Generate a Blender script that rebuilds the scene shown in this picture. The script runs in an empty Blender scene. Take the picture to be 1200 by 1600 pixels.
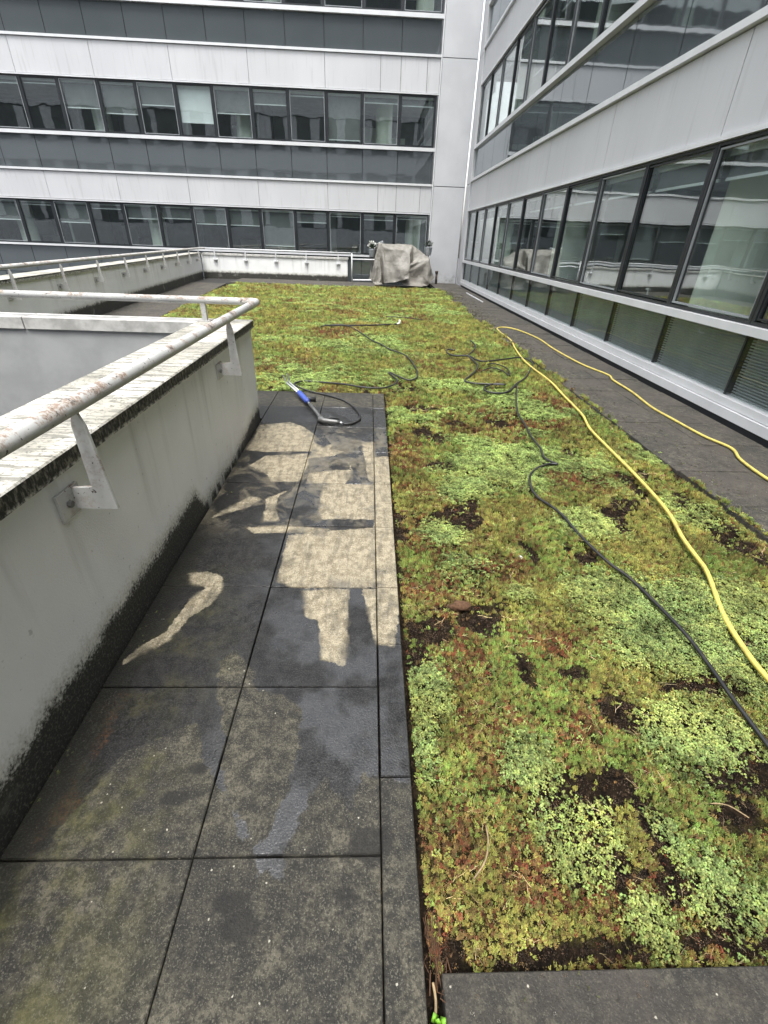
import bpy, bmesh, math, random
import numpy as np
from mathutils import Vector, Matrix, Euler

random.seed(7)
rng = np.random.default_rng(7)
scene = bpy.context.scene
COL = scene.collection

# ------------------------------------------------------------------ camera
cam_data = bpy.data.cameras.new('camera')
cam = bpy.data.objects.new('camera', cam_data)
COL.objects.link(cam)
cam_data.sensor_fit = 'VERTICAL'
cam_data.sensor_height = 24.0
cam_data.lens = 719.6 / 1600 * 24.0
cam_data.clip_start = 0.02
cam_data.clip_end = 1000
right = Vector((0.99911442, -0.0262596, 0.03287561))
down = Vector((0.01488721, -0.51017708, -0.85994053))
fwd = Vector((0.03935407, 0.85966841, -0.50933435))
m = Matrix((right, -down, -fwd)).transposed().to_4x4()
m.translation = Vector((0, 0, 1.6))
cam.matrix_world = m
scene.camera = cam

# ------------------------------------------------------------------ world and sun (overcast)
SUN_EL, SUN_ROT = math.radians(70), math.radians(186)
world = bpy.data.worlds.new('World')
scene.world = world
world.use_nodes = True
wt = world.node_tree
wt.nodes.clear()
wo = wt.nodes.new('ShaderNodeOutputWorld')
bg = wt.nodes.new('ShaderNodeBackground')
sky = wt.nodes.new('ShaderNodeTexSky')
sky.sky_type = 'NISHITA'
sky.sun_disc = False
sky.sun_elevation = SUN_EL
sky.sun_rotation = SUN_ROT
sky.dust_density = 4.0
sky.air_density = 1.5
hsv = wt.nodes.new('ShaderNodeHueSaturation')
hsv.inputs['Saturation'].default_value = 0.22
wt.links.new(sky.outputs[0], hsv.inputs['Color'])
wt.links.new(hsv.outputs[0], bg.inputs['Color'])
bg.inputs['Strength'].default_value = 0.15
wt.links.new(bg.outputs[0], wo.inputs['Surface'])

sd_ = bpy.data.lights.new('sun', 'SUN')
sd_.energy = 1.0
sd_.angle = math.radians(16)
sd_.color = (1.0, 0.98, 0.95)
sun = bpy.data.objects.new('sun', sd_)
COL.objects.link(sun)
# sun direction matching the sky (rotation measured from +Y towards +X)
sv = Vector((math.sin(SUN_ROT) * math.cos(SUN_EL), math.cos(SUN_ROT) * math.cos(SUN_EL), math.sin(SUN_EL)))
sun.rotation_euler = sv.to_track_quat('Z', 'Y').to_euler()
sun.location = (0, 0, 30)

scene.view_settings.view_transform = 'Standard'
scene.view_settings.look = 'None'
scene.view_settings.exposure = 1.5
scene.view_settings.gamma = 1.0
scene.view_settings.use_curve_mapping = False
scene.cycles.max_bounces = 10
scene.cycles.transparent_max_bounces = 16
scene.cycles.caustics_reflective = False
scene.cycles.caustics_refractive = False
scene.cycles.sample_clamp_indirect = 6.0

# ------------------------------------------------------------------ node helpers
class NT:
    def __init__(s, name):
        s.mat = bpy.data.materials.new(name)
        s.mat.use_nodes = True
        s.t = s.mat.node_tree
        s.t.nodes.clear()
        s.out = s.t.nodes.new('ShaderNodeOutputMaterial')
        s._pos = None
    def n(s, typ, **kw):
        o = s.t.nodes.new(typ)
        for k, v in kw.items():
            setattr(o, k, v)
        return o
    def l(s, a, b):
        s.t.links.new(a, b)
    def put(s, sock, v):
        if isinstance(v, bpy.types.NodeSocket):
            s.l(v, sock)
        elif isinstance(v, (tuple, list)) and len(v) == 3 and sock.type == 'RGBA':
            sock.default_value = (*v, 1)
        else:
            sock.default_value = v
    def pos(s):
        if s._pos is None:
            s._pos = s.n('ShaderNodeNewGeometry').outputs['Position']
        return s._pos
    def scaled(s, v):
        o = s.n('ShaderNodeVectorMath', operation='MULTIPLY')
        s.l(s.pos(), o.inputs[0])
        o.inputs[1].default_value = v
        return o.outputs[0]
    def noise(s, scale, detail=4, rough=0.55, vec=None, dist=0.0):
        o = s.n('ShaderNodeTexNoise')
        o.inputs['Scale'].default_value = scale
        o.inputs['Detail'].default_value = detail
        o.inputs['Roughness'].default_value = rough
        o.inputs['Distortion'].default_value = dist
        s.l(vec if vec is not None else s.pos(), o.inputs['Vector'])
        return o.outputs['Fac']
    def voro(s, scale, vec=None):
        o = s.n('ShaderNodeTexVoronoi')
        o.inputs['Scale'].default_value = scale
        s.l(vec if vec is not None else s.pos(), o.inputs['Vector'])
        return o.outputs['Distance']
    def math(s, op, a, b=0.0, c=0.0, clamp=False):
        o = s.n('ShaderNodeMath', operation=op, use_clamp=clamp)
        s.put(o.inputs[0], a); s.put(o.inputs[1], b); s.put(o.inputs[2], c)
        return o.outputs[0]
    def step(s, v, lo, hi, a=0.0, b=1.0):
        o = s.n('ShaderNodeMapRange', interpolation_type='SMOOTHSTEP')
        s.put(o.inputs['Value'], v); s.put(o.inputs['From Min'], lo); s.put(o.inputs['From Max'], hi)
        s.put(o.inputs['To Min'], a); s.put(o.inputs['To Max'], b)
        return o.outputs['Result']
    def mix(s, f, a, b, mode='MIX'):
        o = s.n('ShaderNodeMix', data_type='RGBA', blend_type=mode)
        s.put(o.inputs[0], f); s.put(o.inputs[6], a); s.put(o.inputs[7], b)
        return o.outputs[2]
    def xyz(s):
        o = s.n('ShaderNodeSeparateXYZ')
        s.l(s.pos(), o.inputs[0])
        return o.outputs
    def attr(s, name, typ='GEOMETRY'):
        o = s.n('ShaderNodeAttribute', attribute_name=name, attribute_type=typ)
        return o
    def bump(s, h, strength=0.3, dist=0.01):
        o = s.n('ShaderNodeBump')
        o.inputs['Strength'].default_value = strength
        o.inputs['Distance'].default_value = dist
        s.l(h, o.inputs['Height'])
        return o.outputs[0]
    def bsdf(s, color, rough=0.6, metal=0.0, normal=None, spec=0.5):
        o = s.n('ShaderNodeBsdfPrincipled')
        s.put(o.inputs['Base Color'], color)
        s.put(o.inputs['Roughness'], rough)
        s.put(o.inputs['Metallic'], metal)
        s.put(o.inputs['Specular IOR Level'], spec)
        if normal is not None:
            s.l(normal, o.inputs['Normal'])
        s.l(o.outputs[0], s.out.inputs['Surface'])
        return o

M = {}

def simple(name, color, rough=0.6, metal=0.0, var=0.12, scale=3.0, bump=0.0, bscale=200, spec=0.5):
    t = NT(name)
    f = t.noise(scale, 5)
    c = t.mix(t.step(f, 0.3, 0.7), tuple(x * (1 - var) for x in color), tuple(min(1, x * (1 + var)) for x in color))
    nrm = t.bump(t.noise(bscale, 3), bump, 0.004) if bump else None
    t.bsdf(c, rough, metal, nrm, spec)
    M[name] = t.mat

simple('white_rail', (0.62, 0.63, 0.64), 0.35, var=0.05)
simple('frame_dark', (0.018, 0.021, 0.024), 0.35, var=0.2)
simple('frame_grey', (0.26, 0.28, 0.29), 0.4, var=0.1)
simple('gasket', (0.03, 0.032, 0.034), 0.7)
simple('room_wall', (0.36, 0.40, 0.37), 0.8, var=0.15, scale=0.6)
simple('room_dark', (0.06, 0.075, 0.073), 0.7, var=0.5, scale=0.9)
simple('room_ceiling', (0.5, 0.53, 0.51), 0.8)
simple('column_paint', (0.80, 0.87, 0.77), 0.6, var=0.05)
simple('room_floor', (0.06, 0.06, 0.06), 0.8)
simple('blind_white', (0.80, 0.84, 0.86), 0.7, var=0.03)
simple('blind_grey', (0.15, 0.155, 0.16), 0.8, var=0.08)
simple('rib_sheet', (0.20, 0.22, 0.22), 0.5)
simple('far_band', (0.50, 0.51, 0.53), 0.6)
simple('far_glass', (0.085, 0.095, 0.10), 0.3)
simple('steel', (0.6, 0.6, 0.6), 0.3, 1.0)
simple('black_plastic', (0.02, 0.02, 0.021), 0.45)
simple('grey_metal', (0.16, 0.16, 0.155), 0.45, 0.6)
simple('blue_plastic', (0.04, 0.075, 0.33), 0.4)
simple('zinc', (0.42, 0.45, 0.47), 0.45, 0.5, var=0.2, scale=20)
simple('plant_leaf', (0.03, 0.05, 0.025), 0.6, var=0.4, scale=30)
simple('pale_petal', (0.55, 0.56, 0.52), 0.7)
simple('bright_leaf', (0.16, 0.36, 0.03), 0.5, var=0.25, scale=60)
simple('dead_twig', (0.30, 0.22, 0.12), 0.8, var=0.3, scale=60)
simple('root_brown', (0.09, 0.045, 0.022), 0.9, var=0.4, scale=90)
simple('white_stone', (0.75, 0.74, 0.7), 0.7)
simple('rust_pipe', (0.07, 0.05, 0.04), 0.8)
simple('asphalt', (0.05, 0.05, 0.05), 0.9)
simple('deck_membrane', (0.022, 0.021, 0.02), 0.9)

def mk_panel():
    t = NT('white_panel')
    f = t.noise(0.7, 5, vec=t.scaled((1, 1, 0.35)))
    c = t.mix(t.step(f, 0.3, 0.75), (0.49, 0.495, 0.508), (0.545, 0.55, 0.56))
    s = t.noise(14, 3, vec=t.scaled((1, 1, 0.06)))
    c = t.mix(t.step(s, 0.54, 0.72, 0, 0.30), c, (0.33, 0.33, 0.32))
    t.bsdf(c, 0.42, 0, t.bump(t.noise(240, 2), 0.08, 0.002))
    M['white_panel'] = t.mat
mk_panel()

def mk_concrete():
    t = NT('pilaster_concrete')
    f = t.noise(1.1, 6)
    c = t.mix(t.step(f, 0.3, 0.7), (0.46, 0.47, 0.485), (0.52, 0.53, 0.545))
    z = t.xyz()[2]
    st = t.math('MULTIPLY', t.step(z, 0.55, 0.0), t.step(t.noise(5, 5), 0.35, 0.7))
    c = t.mix(t.math('MULTIPLY', st, 0.75), c, (0.14, 0.14, 0.125))
    t.bsdf(c, 0.7, 0, t.bump(t.noise(90, 4), 0.15, 0.004))
    M['pilaster_concrete'] = t.mat
mk_concrete()

def mk_glass(name, tint, a, b, scale=1.1, wob=0.0016):
    t = NT(name)
    tr = t.n('ShaderNodeBsdfTransparent')
    t.put(tr.inputs[0], tint)
    gl = t.n('ShaderNodeBsdfGlossy')
    t.put(gl.inputs['Color'], (0.92, 0.95, 0.96))
    gl.inputs['Roughness'].default_value = 0.012
    nb = t.bump(t.noise(scale, 1.5, vec=t.scaled((1, 1, 1.6))), 1.0, wob)
    t.l(nb, gl.inputs['Normal'])
    lw = t.n('ShaderNodeLayerWeight')
    lw.inputs['Blend'].default_value = 0.5
    f = t.math('POWER', lw.outputs['Facing'], 3.0)
    f = t.math('MULTIPLY_ADD', f, b, a, clamp=True)
    mx = t.n('ShaderNodeMixShader')
    t.l(f, mx.inputs[0]); t.l(tr.outputs[0], mx.inputs[1]); t.l(gl.outputs[0], mx.inputs[2])
    t.l(mx.outputs[0], t.out.inputs['Surface'])
    M[name] = t.mat
mk_glass('spandrel_clear', (0.93, 0.96, 0.955), 0.035, 0.22)
mk_glass('window_glass', (0.95, 0.985, 0.97), 0.13, 0.75)

def mk_spandrel():
    t = NT('spandrel_glass')
    d = t.n('ShaderNodeBsdfDiffuse')
    f0 = t.noise(0.5, 3)
    t.put(d.inputs[0], t.mix(f0, (0.060, 0.070, 0.074), (0.085, 0.096, 0.100)))
    gl = t.n('ShaderNodeBsdfGlossy')
    t.put(gl.inputs['Color'], (0.85, 0.9, 0.93))
    gl.inputs['Roughness'].default_value = 0.03
    nb = t.bump(t.noise(0.9, 2, vec=t.scaled((1, 1, 2.2))), 1.0, 0.0013)
    t.l(nb, gl.inputs['Normal'])
    lw = t.n('ShaderNodeLayerWeight'); lw.inputs['Blend'].default_value = 0.5
    f = t.math('MULTIPLY_ADD', t.math('POWER', lw.outputs['Facing'], 3.0), 0.7, 0.17, clamp=True)
    mx = t.n('ShaderNodeMixShader')
    t.l(f, mx.inputs[0]); t.l(d.outputs[0], mx.inputs[1]); t.l(gl.outputs[0], mx.inputs[2])
    t.l(mx.outputs[0], t.out.inputs['Surface'])
    M['spandrel_glass'] = t.mat
mk_spandrel()

def mk_wall():
    """painted render, black moss band along its foot: tall on the near unwashed stretch, scrubbed thin beyond"""
    t = NT('parapet_render')
    x, y, z = t.xyz()
    n1, n2 = t.noise(1.6, 6), t.noise(9, 6, 0.7)
    c = t.mix(t.step(n1, 0.3, 0.7), (0.74, 0.75, 0.735), (0.82, 0.825, 0.815))
    c = t.mix(t.step(t.noise(160, 2), 0.62, 0.8, 0, 0.12), c, (0.2, 0.2, 0.18))
    drip = t.noise(7, 4, vec=t.scaled((1, 1, 0.05)))
    c = t.mix(t.math('MULTIPLY', t.step(drip, 0.52, 0.68), t.step(z, 0.1, 0.85, 0, 0.30)), c, (0.25, 0.24, 0.21))
    c = t.mix(t.step(t.noise(24, 3), 0.68, 0.74, 0, 0.4), c, (0.2, 0.2, 0.17))
    # height of the stained foot along the wall
    near = t.step(y, 2.55, 2.72, 0.175, 0.045)
    far = t.step(y, 3.4, 4.4, 0.0, 0.09)
    far2 = t.step(y, 5.0, 7.0, 0.0, 0.10)
    h = t.math('ADD', t.math('ADD', near, far), far2)
    top = t.math('SUBTRACT', t.math('ADD', z, t.math('MULTIPLY', t.math('SUBTRACT', n2, 0.5), 0.13)), h)
    top = t.math('ADD', top, t.math('MULTIPLY', t.math('SUBTRACT', t.noise(75, 3, 0.7), 0.5), 0.16))
    halo = t.step(top, 0.10, 0.0)
    c = t.mix(t.math('MULTIPLY', halo, 0.45), c, (0.26, 0.25, 0.14))
    core = t.step(top, 0.026, -0.030)
    dark = t.mix(t.step(t.noise(85, 4, 0.7), 0.50, 0.64), (0.007, 0.007, 0.005), (0.085, 0.082, 0.066))
    pat = t.step(t.noise(4.5, 4), 0.60, 0.72, 0, 0.6)
    dark = t.mix(pat, dark, (0.19, 0.19, 0.165))
    c = t.mix(t.math('MULTIPLY', core, 0.97), c, dark)
    # pale washed swipes just past the end of the black stretch
    sw = t.math('MULTIPLY', t.step(z, 0.30, 0.08), t.math('MULTIPLY', t.step(y, 2.6, 2.8), t.step(y, 3.9, 3.3)))
    sw = t.math('MULTIPLY', sw, t.step(t.noise(6, 2, vec=t.scaled((1, 2.4, 0.7))), 0.5, 0.6))
    c = t.mix(t.math('MULTIPLY', sw, 0.55), c, (0.63, 0.62, 0.57))
    t.bsdf(c, 0.75, 0, t.bump(t.math('ADD', t.noise(140, 4), t.math('MULTIPLY', core, t.noise(60, 4))), 0.28, 0.006))
    M['parapet_render'] = t.mat
mk_wall()

def mk_coping():
    t = NT('coping_concrete')
    g = t.n('ShaderNodeNewGeometry')
    nx = t.n('ShaderNodeSeparateXYZ'); t.l(g.outputs['Normal'], nx.inputs[0])
    up = t.step(nx.outputs[2], 0.4, 0.7)
    x, y, z = t.xyz()
    n1 = t.noise(3, 6)
    top = t.mix(t.step(n1, 0.4, 0.6), (0.38, 0.365, 0.31), (0.58, 0.565, 0.51))
    st = t.noise(15, 5, 0.72, vec=t.scaled((0.30, 1.7, 1)), dist=0.5)
    top = t.mix(t.step(st, 0.49, 0.57, 0, 0.85), top, (0.15, 0.145, 0.125))
    sp = t.noise(55, 4, 0.75)
    top = t.mix(t.step(t.noise(2.2, 4), 0.45, 0.62, 0, 0.45), top, (0.25, 0.24, 0.20))
    top = t.mix(t.step(sp, 0.54, 0.63, 0, 0.8), top, (0.08, 0.08, 0.065))
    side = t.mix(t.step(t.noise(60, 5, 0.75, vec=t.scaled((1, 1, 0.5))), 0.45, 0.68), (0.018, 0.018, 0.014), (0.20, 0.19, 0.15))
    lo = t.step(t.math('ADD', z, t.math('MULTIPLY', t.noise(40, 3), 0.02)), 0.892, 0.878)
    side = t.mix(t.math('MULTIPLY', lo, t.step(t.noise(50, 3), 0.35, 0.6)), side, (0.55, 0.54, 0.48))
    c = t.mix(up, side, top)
    t.bsdf(c, 0.85, 0, t.bump(t.math('ADD', sp, st), 0.5, 0.006))
    M['coping_concrete'] = t.mat
mk_coping()
simple('well_render_shaded', (0.36, 0.368, 0.367), 0.75, var=0.10, scale=4, bump=0.15)  # darker copy of the wall render: shade put into the base colour
simple('coping_clean', (0.47, 0.465, 0.44), 0.7, var=0.25, scale=9, bump=0.15)

def mk_railpaint():
    t = NT('rail_paint')
    n1 = t.noise(5, 5)
    c = t.mix(t.step(n1, 0.3, 0.7), (0.42, 0.425, 0.415), (0.54, 0.54, 0.525))
    g = t.n('ShaderNodeNewGeometry')
    nx = t.n('ShaderNodeSeparateXYZ'); t.l(g.outputs['Normal'], nx.inputs[0])
    upm = t.step(nx.outputs[2], -0.3, 0.6)
    grime = t.step(t.noise(26, 6, 0.75), 0.52, 0.75)
    c = t.mix(t.math('MULTIPLY', grime, 0.7), c, (0.30, 0.285, 0.24))
    rn = t.noise(6.5, 6, 0.7)
    r1 = t.math('MULTIPLY', t.step(rn, 0.50, 0.56), upm)
    rs = t.math('MULTIPLY', r1, t.step(t.noise(75, 4, 0.7), 0.44, 0.55))
    c = t.mix(t.math('MULTIPLY', r1, 0.35), c, (0.36, 0.29, 0.22))
    c = t.mix(t.math('MULTIPLY', rs, 0.8), c, (0.22, 0.135, 0.085))
    ch = t.math('MULTIPLY', t.step(rn, 0.61, 0.625), upm)
    c = t.mix(ch, c, (0.12, 0.105, 0.095))
    dk = t.step(t.noise(48, 3, 0.6), 0.65, 0.68)
    c = t.mix(dk, c, (0.07, 0.06, 0.05))
    t.bsdf(c, 0.5, 0, t.bump(t.math('SUBTRACT', t.noise(90, 3), t.math('MULTIPLY', rs, 0.6)), 0.25, 0.003))
    M['rail_paint'] = t.mat
mk_railpaint()

def mk_slab(name, marks, tone=1.0, warm=1.0):
    t = NT(name)
    x, y, z = t.xyz()
    big, mid, fine = t.noise(2.6, 6, 0.6), t.noise(19, 6, 0.68), t.noise(190, 4, 0.7)
    grain = t.voro(260)
    g70, g130 = t.noise(88, 4, 0.65), t.noise(185, 3, 0.65)
    dry = t.mix(t.step(mid, 0.40, 0.62), (0.029 * tone, 0.0275 * tone, 0.0225 * tone * warm), (0.100 * tone, 0.092 * tone, 0.068 * tone * warm))
    dry = t.mix(t.step(big, 0.42, 0.58), t.mix(0.6, dry, (0.020, 0.0195, 0.018)), dry)
    dry = t.mix(t.step(g70, 0.47, 0.56, 0, 0.62), dry, (0.016 * tone, 0.0155 * tone, 0.0135 * tone))
    dry = t.mix(t.step(g130, 0.55, 0.64, 0, 0.5), dry, (0.17 * tone, 0.16 * tone, 0.125 * tone))
    speck = t.step(grain, 0.17, 0.10)
    speck = t.math('MULTIPLY', speck, t.step(t.noise(45, 2), 0.50, 0.62))
    dry = t.mix(t.math('MULTIPLY', speck, 0.8), dry, (0.26, 0.25, 0.21))
    # loose pale debris flecks
    vo = t.n('ShaderNodeTexVoronoi'); vo.inputs['Scale'].default_value = 30
    t.l(t.pos(), vo.inputs['Vector'])
    cs = t.n('ShaderNodeSeparateColor'); t.l(vo.outputs['Color'], cs.inputs[0])
    fl = t.math('MULTIPLY', t.step(t.math('ADD', vo.outputs['Distance'], t.math('MULTIPLY', t.noise(130, 2), 0.22)), 0.21, 0.16), t.math('GREATER_THAN', cs.outputs[0], 0.72 if marks else 0.55))
    if not marks:
        dry = t.mix(t.step(t.noise(1.7, 5), 0.40, 0.60, 0.05, 0.5), dry, (0.078 * tone, 0.066 * tone, 0.055 * tone))
        dry = t.mix(t.step(t.noise(6, 5, 0.7), 0.54, 0.66, 0, 0.6), dry, (0.022, 0.018, 0.014))
    dry = t.mix(t.math('MULTIPLY', fl, 0.85), dry, (0.42, 0.40, 0.33))
    rough = 0.82
    col = dry
    bh = t.math('ADD', t.math('MULTIPLY', fine, 0.9), t.math('MULTIPLY', grain, 0.5))
    if marks:
        a = t.attr('marks')
        s3 = t.n('ShaderNodeSeparateXYZ'); t.l(a.outputs['Vector'], s3.inputs[0])
        clean_d, wet_d = s3.outputs[0], s3.outputs[1]
        edge = t.math('MULTIPLY', t.math('SUBTRACT', t.noise(26, 6, 0.75), 0.5), 0.045)
        edge2 = t.math('MULTIPLY', t.math('SUBTRACT', t.noise(14, 6, 0.7), 0.5), 0.10)
        wet = t.step(t.math('ADD', wet_d, edge2), -0.006, 0.006)
        # green and rusty algae, thickest beside the wall
        alg = t.math('MULTIPLY', t.step(x, -0.42, -1.0), t.step(t.noise(4.2, 5, 0.65), 0.42, 0.62))
        alg = t.math('MULTIPLY', alg, t.step(y, 2.6, 1.6))
        dry = t.mix(t.math('MULTIPLY', alg, 0.75), dry, t.mix(t.step(mid, 0.35, 0.65), (0.050, 0.052, 0.016), (0.125, 0.118, 0.040)))
        blot = t.step(t.math('ADD', s3.outputs[2], edge2), -0.008, 0.010)
        dry = t.mix(t.math('MULTIPLY', blot, 0.8), dry, (0.016, 0.0155, 0.0145))
        wcol = t.mix(t.step(mid, 0.4, 0.6), (0.006, 0.006, 0.006), (0.017, 0.0165, 0.016))
        wcol = t.mix(t.math('MULTIPLY', alg, 0.7), wcol, t.mix(t.step(mid, 0.4, 0.62), (0.020, 0.020, 0.008), (0.062, 0.056, 0.018)))
        rus = t.math('MULTIPLY', t.step(x, -0.78, -0.98), t.step(t.noise(5.5, 4, vec=t.scaled((1.6, 1, 1))), 0.56, 0.66))
        rus = t.math('MULTIPLY', rus, t.math('MULTIPLY', t.step(y, 1.5, 1.1), t.step(g70, 0.45, 0.58)))
        wcol = t.mix(t.math('MULTIPLY', rus, 0.6), wcol, (0.12, 0.052, 0.016))
        wcol = t.mix(t.step(g130, 0.50, 0.60, 0, 0.6), wcol, (0.048, 0.047, 0.045))
        col = t.mix(wet, dry, wcol)
        # strip of black moss against the wall foot
        blk = t.math('ADD', x, t.math('MULTIPLY', t.math('SUBTRACT', mid, 0.5), 0.10))
        blk = t.math('MULTIPLY', t.step(blk, -0.90, -1.00), t.step(y, 2.9, 2.4, 0.5, 1.0))
        col = t.mix(t.math('MULTIPLY', blk, 0.85), col, t.mix(t.step(fine, 0.5, 0.7), (0.010, 0.010, 0.008), (0.06, 0.058, 0.048)))
        soft = t.step(t.noise(4.5, 2), 0.46, 0.64, 0.003, 0.022)
        cl = t.step(t.math('ADD', clean_d, edge), t.math('MULTIPLY', soft, -1.0), soft)
        strk = t.noise(16, 4, 0.65, vec=t.scaled((1.6, 0.35, 1)), dist=0.6)
        part = t.math('MULTIPLY', t.step(t.math('ADD', t.noise(6, 5, 0.65), t.math('MULTIPLY', clean_d, 1.2)), 0.38, 0.56, 0.5, 1.0), t.step(strk, 0.34, 0.54, 0.6, 1.0))
        ccol = t.mix(t.step(mid, 0.40, 0.60), (0.23, 0.195, 0.13), (0.36, 0.315, 0.22))
        ccol = t.mix(t.step(g130, 0.50, 0.60, 0, 0.65), ccol, (0.085, 0.072, 0.048))
        ccol = t.mix(t.step(g70, 0.56, 0.64, 0, 0.5), ccol, (0.50, 0.46, 0.36))
        ccol = t.mix(t.math('MULTIPLY', speck, 0.5), ccol, (0.52, 0.49, 0.41))
        f = t.math('MULTIPLY', cl, part)
        haze_ = t.math('MULTIPLY', t.math('MULTIPLY', t.step(y, 2.3, 2.7), t.step(y, 4.4, 4.1)), t.step(t.noise(5, 4, 0.6, vec=t.scaled((1, 0.7, 1)), dist=1.0), 0.44, 0.58, 0.0, 0.34))
        f = t.math('MAXIMUM', f, haze_)
        col = t.mix(f, col, ccol)
        film = t.math('MULTIPLY', t.step(t.noise(3.4, 5), 0.38, 0.60), t.step(x, -0.85, -0.30, 0.12, 1.0))
        rw = t.step(film, 0.0, 1.0, 0.44, 0.24)
        r1 = t.n('ShaderNodeMix', data_type='FLOAT')
        t.l(wet, r1.inputs[0]); r1.inputs[2].default_value = 0.8; t.l(rw, r1.inputs[3])
        r2 = t.n('ShaderNodeMix', data_type='FLOAT')
        t.l(f, r2.inputs[0]); t.l(r1.outputs[0], r2.inputs[2]); r2.inputs[3].default_value = 0.62
        rough = r2.outputs[0]
    bh = t.math('ADD', bh, t.math('MULTIPLY', t.voro(120), 0.9))
    sp_ = 0.5
    if marks:
        sp_ = t.step(t.math('MULTIPLY', t.math('SUBTRACT', wet, f), film), 0.05, 0.9, 0.35, 1.0)
    nb_ = t.n('ShaderNodeBump')
    nb_.inputs['Distance'].default_value = 0.004
    nb_.inputs['Strength'].default_value = 0.6
    t.l(bh, nb_.inputs['Height'])
    if marks:
        t.l(t.step(wet, 0.0, 1.0, 0.6, 0.33), nb_.inputs['Strength'])
    t.bsdf(col, rough, 0, nb_.outputs[0], spec=sp_)
    M[name] = t.mat
mk_slab('paving_slab', True)
mk_slab('paving_old', False, 1.12, 1.05)
mk_slab('kerb_concrete', False, 0.75)

def mk_kerbmarks():
    """kerb top: same aggregate, with one stretch jet-washed pale (attribute marks)"""
    mk_slab('kerb_washed', True)
mk_kerbmarks()

def mk_soil():
    t = NT('soil')
    n1, n2, n3 = t.noise(3, 6, 0.6), t.noise(28, 6, 0.7), t.noise(150, 4, 0.7)
    c = t.mix(t.step(n2, 0.35, 0.7), (0.006, 0.0045, 0.003), (0.034, 0.022, 0.013))
    c = t.mix(t.step(t.noise(80, 3), 0.58, 0.66, 0, 0.7), c, (0.085, 0.055, 0.032))
    m_ = t.math('MULTIPLY', t.attr('moss').outputs['Fac'], t.step(n3, 0.36, 0.56))
    mc = t.mix(t.step(n2, 0.42, 0.6), (0.020, 0.018, 0.007), (0.085, 0.082, 0.020))
    c = t.mix(t.math('MULTIPLY', m_, 0.85), c, mc)
    t.bsdf(c, 0.95, 0, t.bump(t.math('ADD', n3, n2), 1.0, 0.02), spec=0.12)
    M['soil'] = t.mat
mk_soil()

def mk_sedum():
    t = NT('sedum_leaf')
    a = t.attr('tint', 'INSTANCER')
    g = t.n('ShaderNodeNewGeometry')
    r = t.math('MULTIPLY_ADD', g.outputs['Random Per Island'], 0.6, 0.70)
    cc = t.n('ShaderNodeVectorMath', operation='SCALE')
    t.l(a.outputs['Color'], cc.inputs[0]); t.l(r, cc.inputs[3])
    b = t.bsdf(cc.outputs[0], 0.55, spec=0.25)
    b.inputs['Subsurface Weight'].default_value = 0.0
    M['sedum_leaf'] = t.mat
mk_sedum()

def mk_tarp():
    t = NT('tarpaulin_cloth')
    n1 = t.noise(4, 6, 0.65)
    c = t.mix(t.step(n1, 0.3, 0.7), (0.19, 0.178, 0.155), (0.27, 0.256, 0.228))
    z = t.xyz()[2]
    c = t.mix(t.math('MULTIPLY', t.step(z, 0.5, 0.0), t.step(t.noise(8, 5), 0.4, 0.7, 0, 0.5)), c, (0.13, 0.115, 0.085))
    t.bsdf(c, 0.5, 0, t.bump(t.noise(7, 5, 0.6, dist=1.0), 0.7, 0.05))
    M['tarpaulin_cloth'] = t.mat
mk_tarp()

def mk_hose(name, col, dirt):
    t = NT(name)
    c = t.mix(t.step(t.noise(11, 6, 0.7), 0.45, 0.66, 0, 0.75), col, dirt)
    t.bsdf(c, 0.42)
    M[name] = t.mat
mk_hose('yellow_hose', (0.66, 0.54, 0.13), (0.40, 0.32, 0.10))
mk_hose('black_hose', (0.016, 0.016, 0.017), (0.05, 0.045, 0.04))

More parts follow.
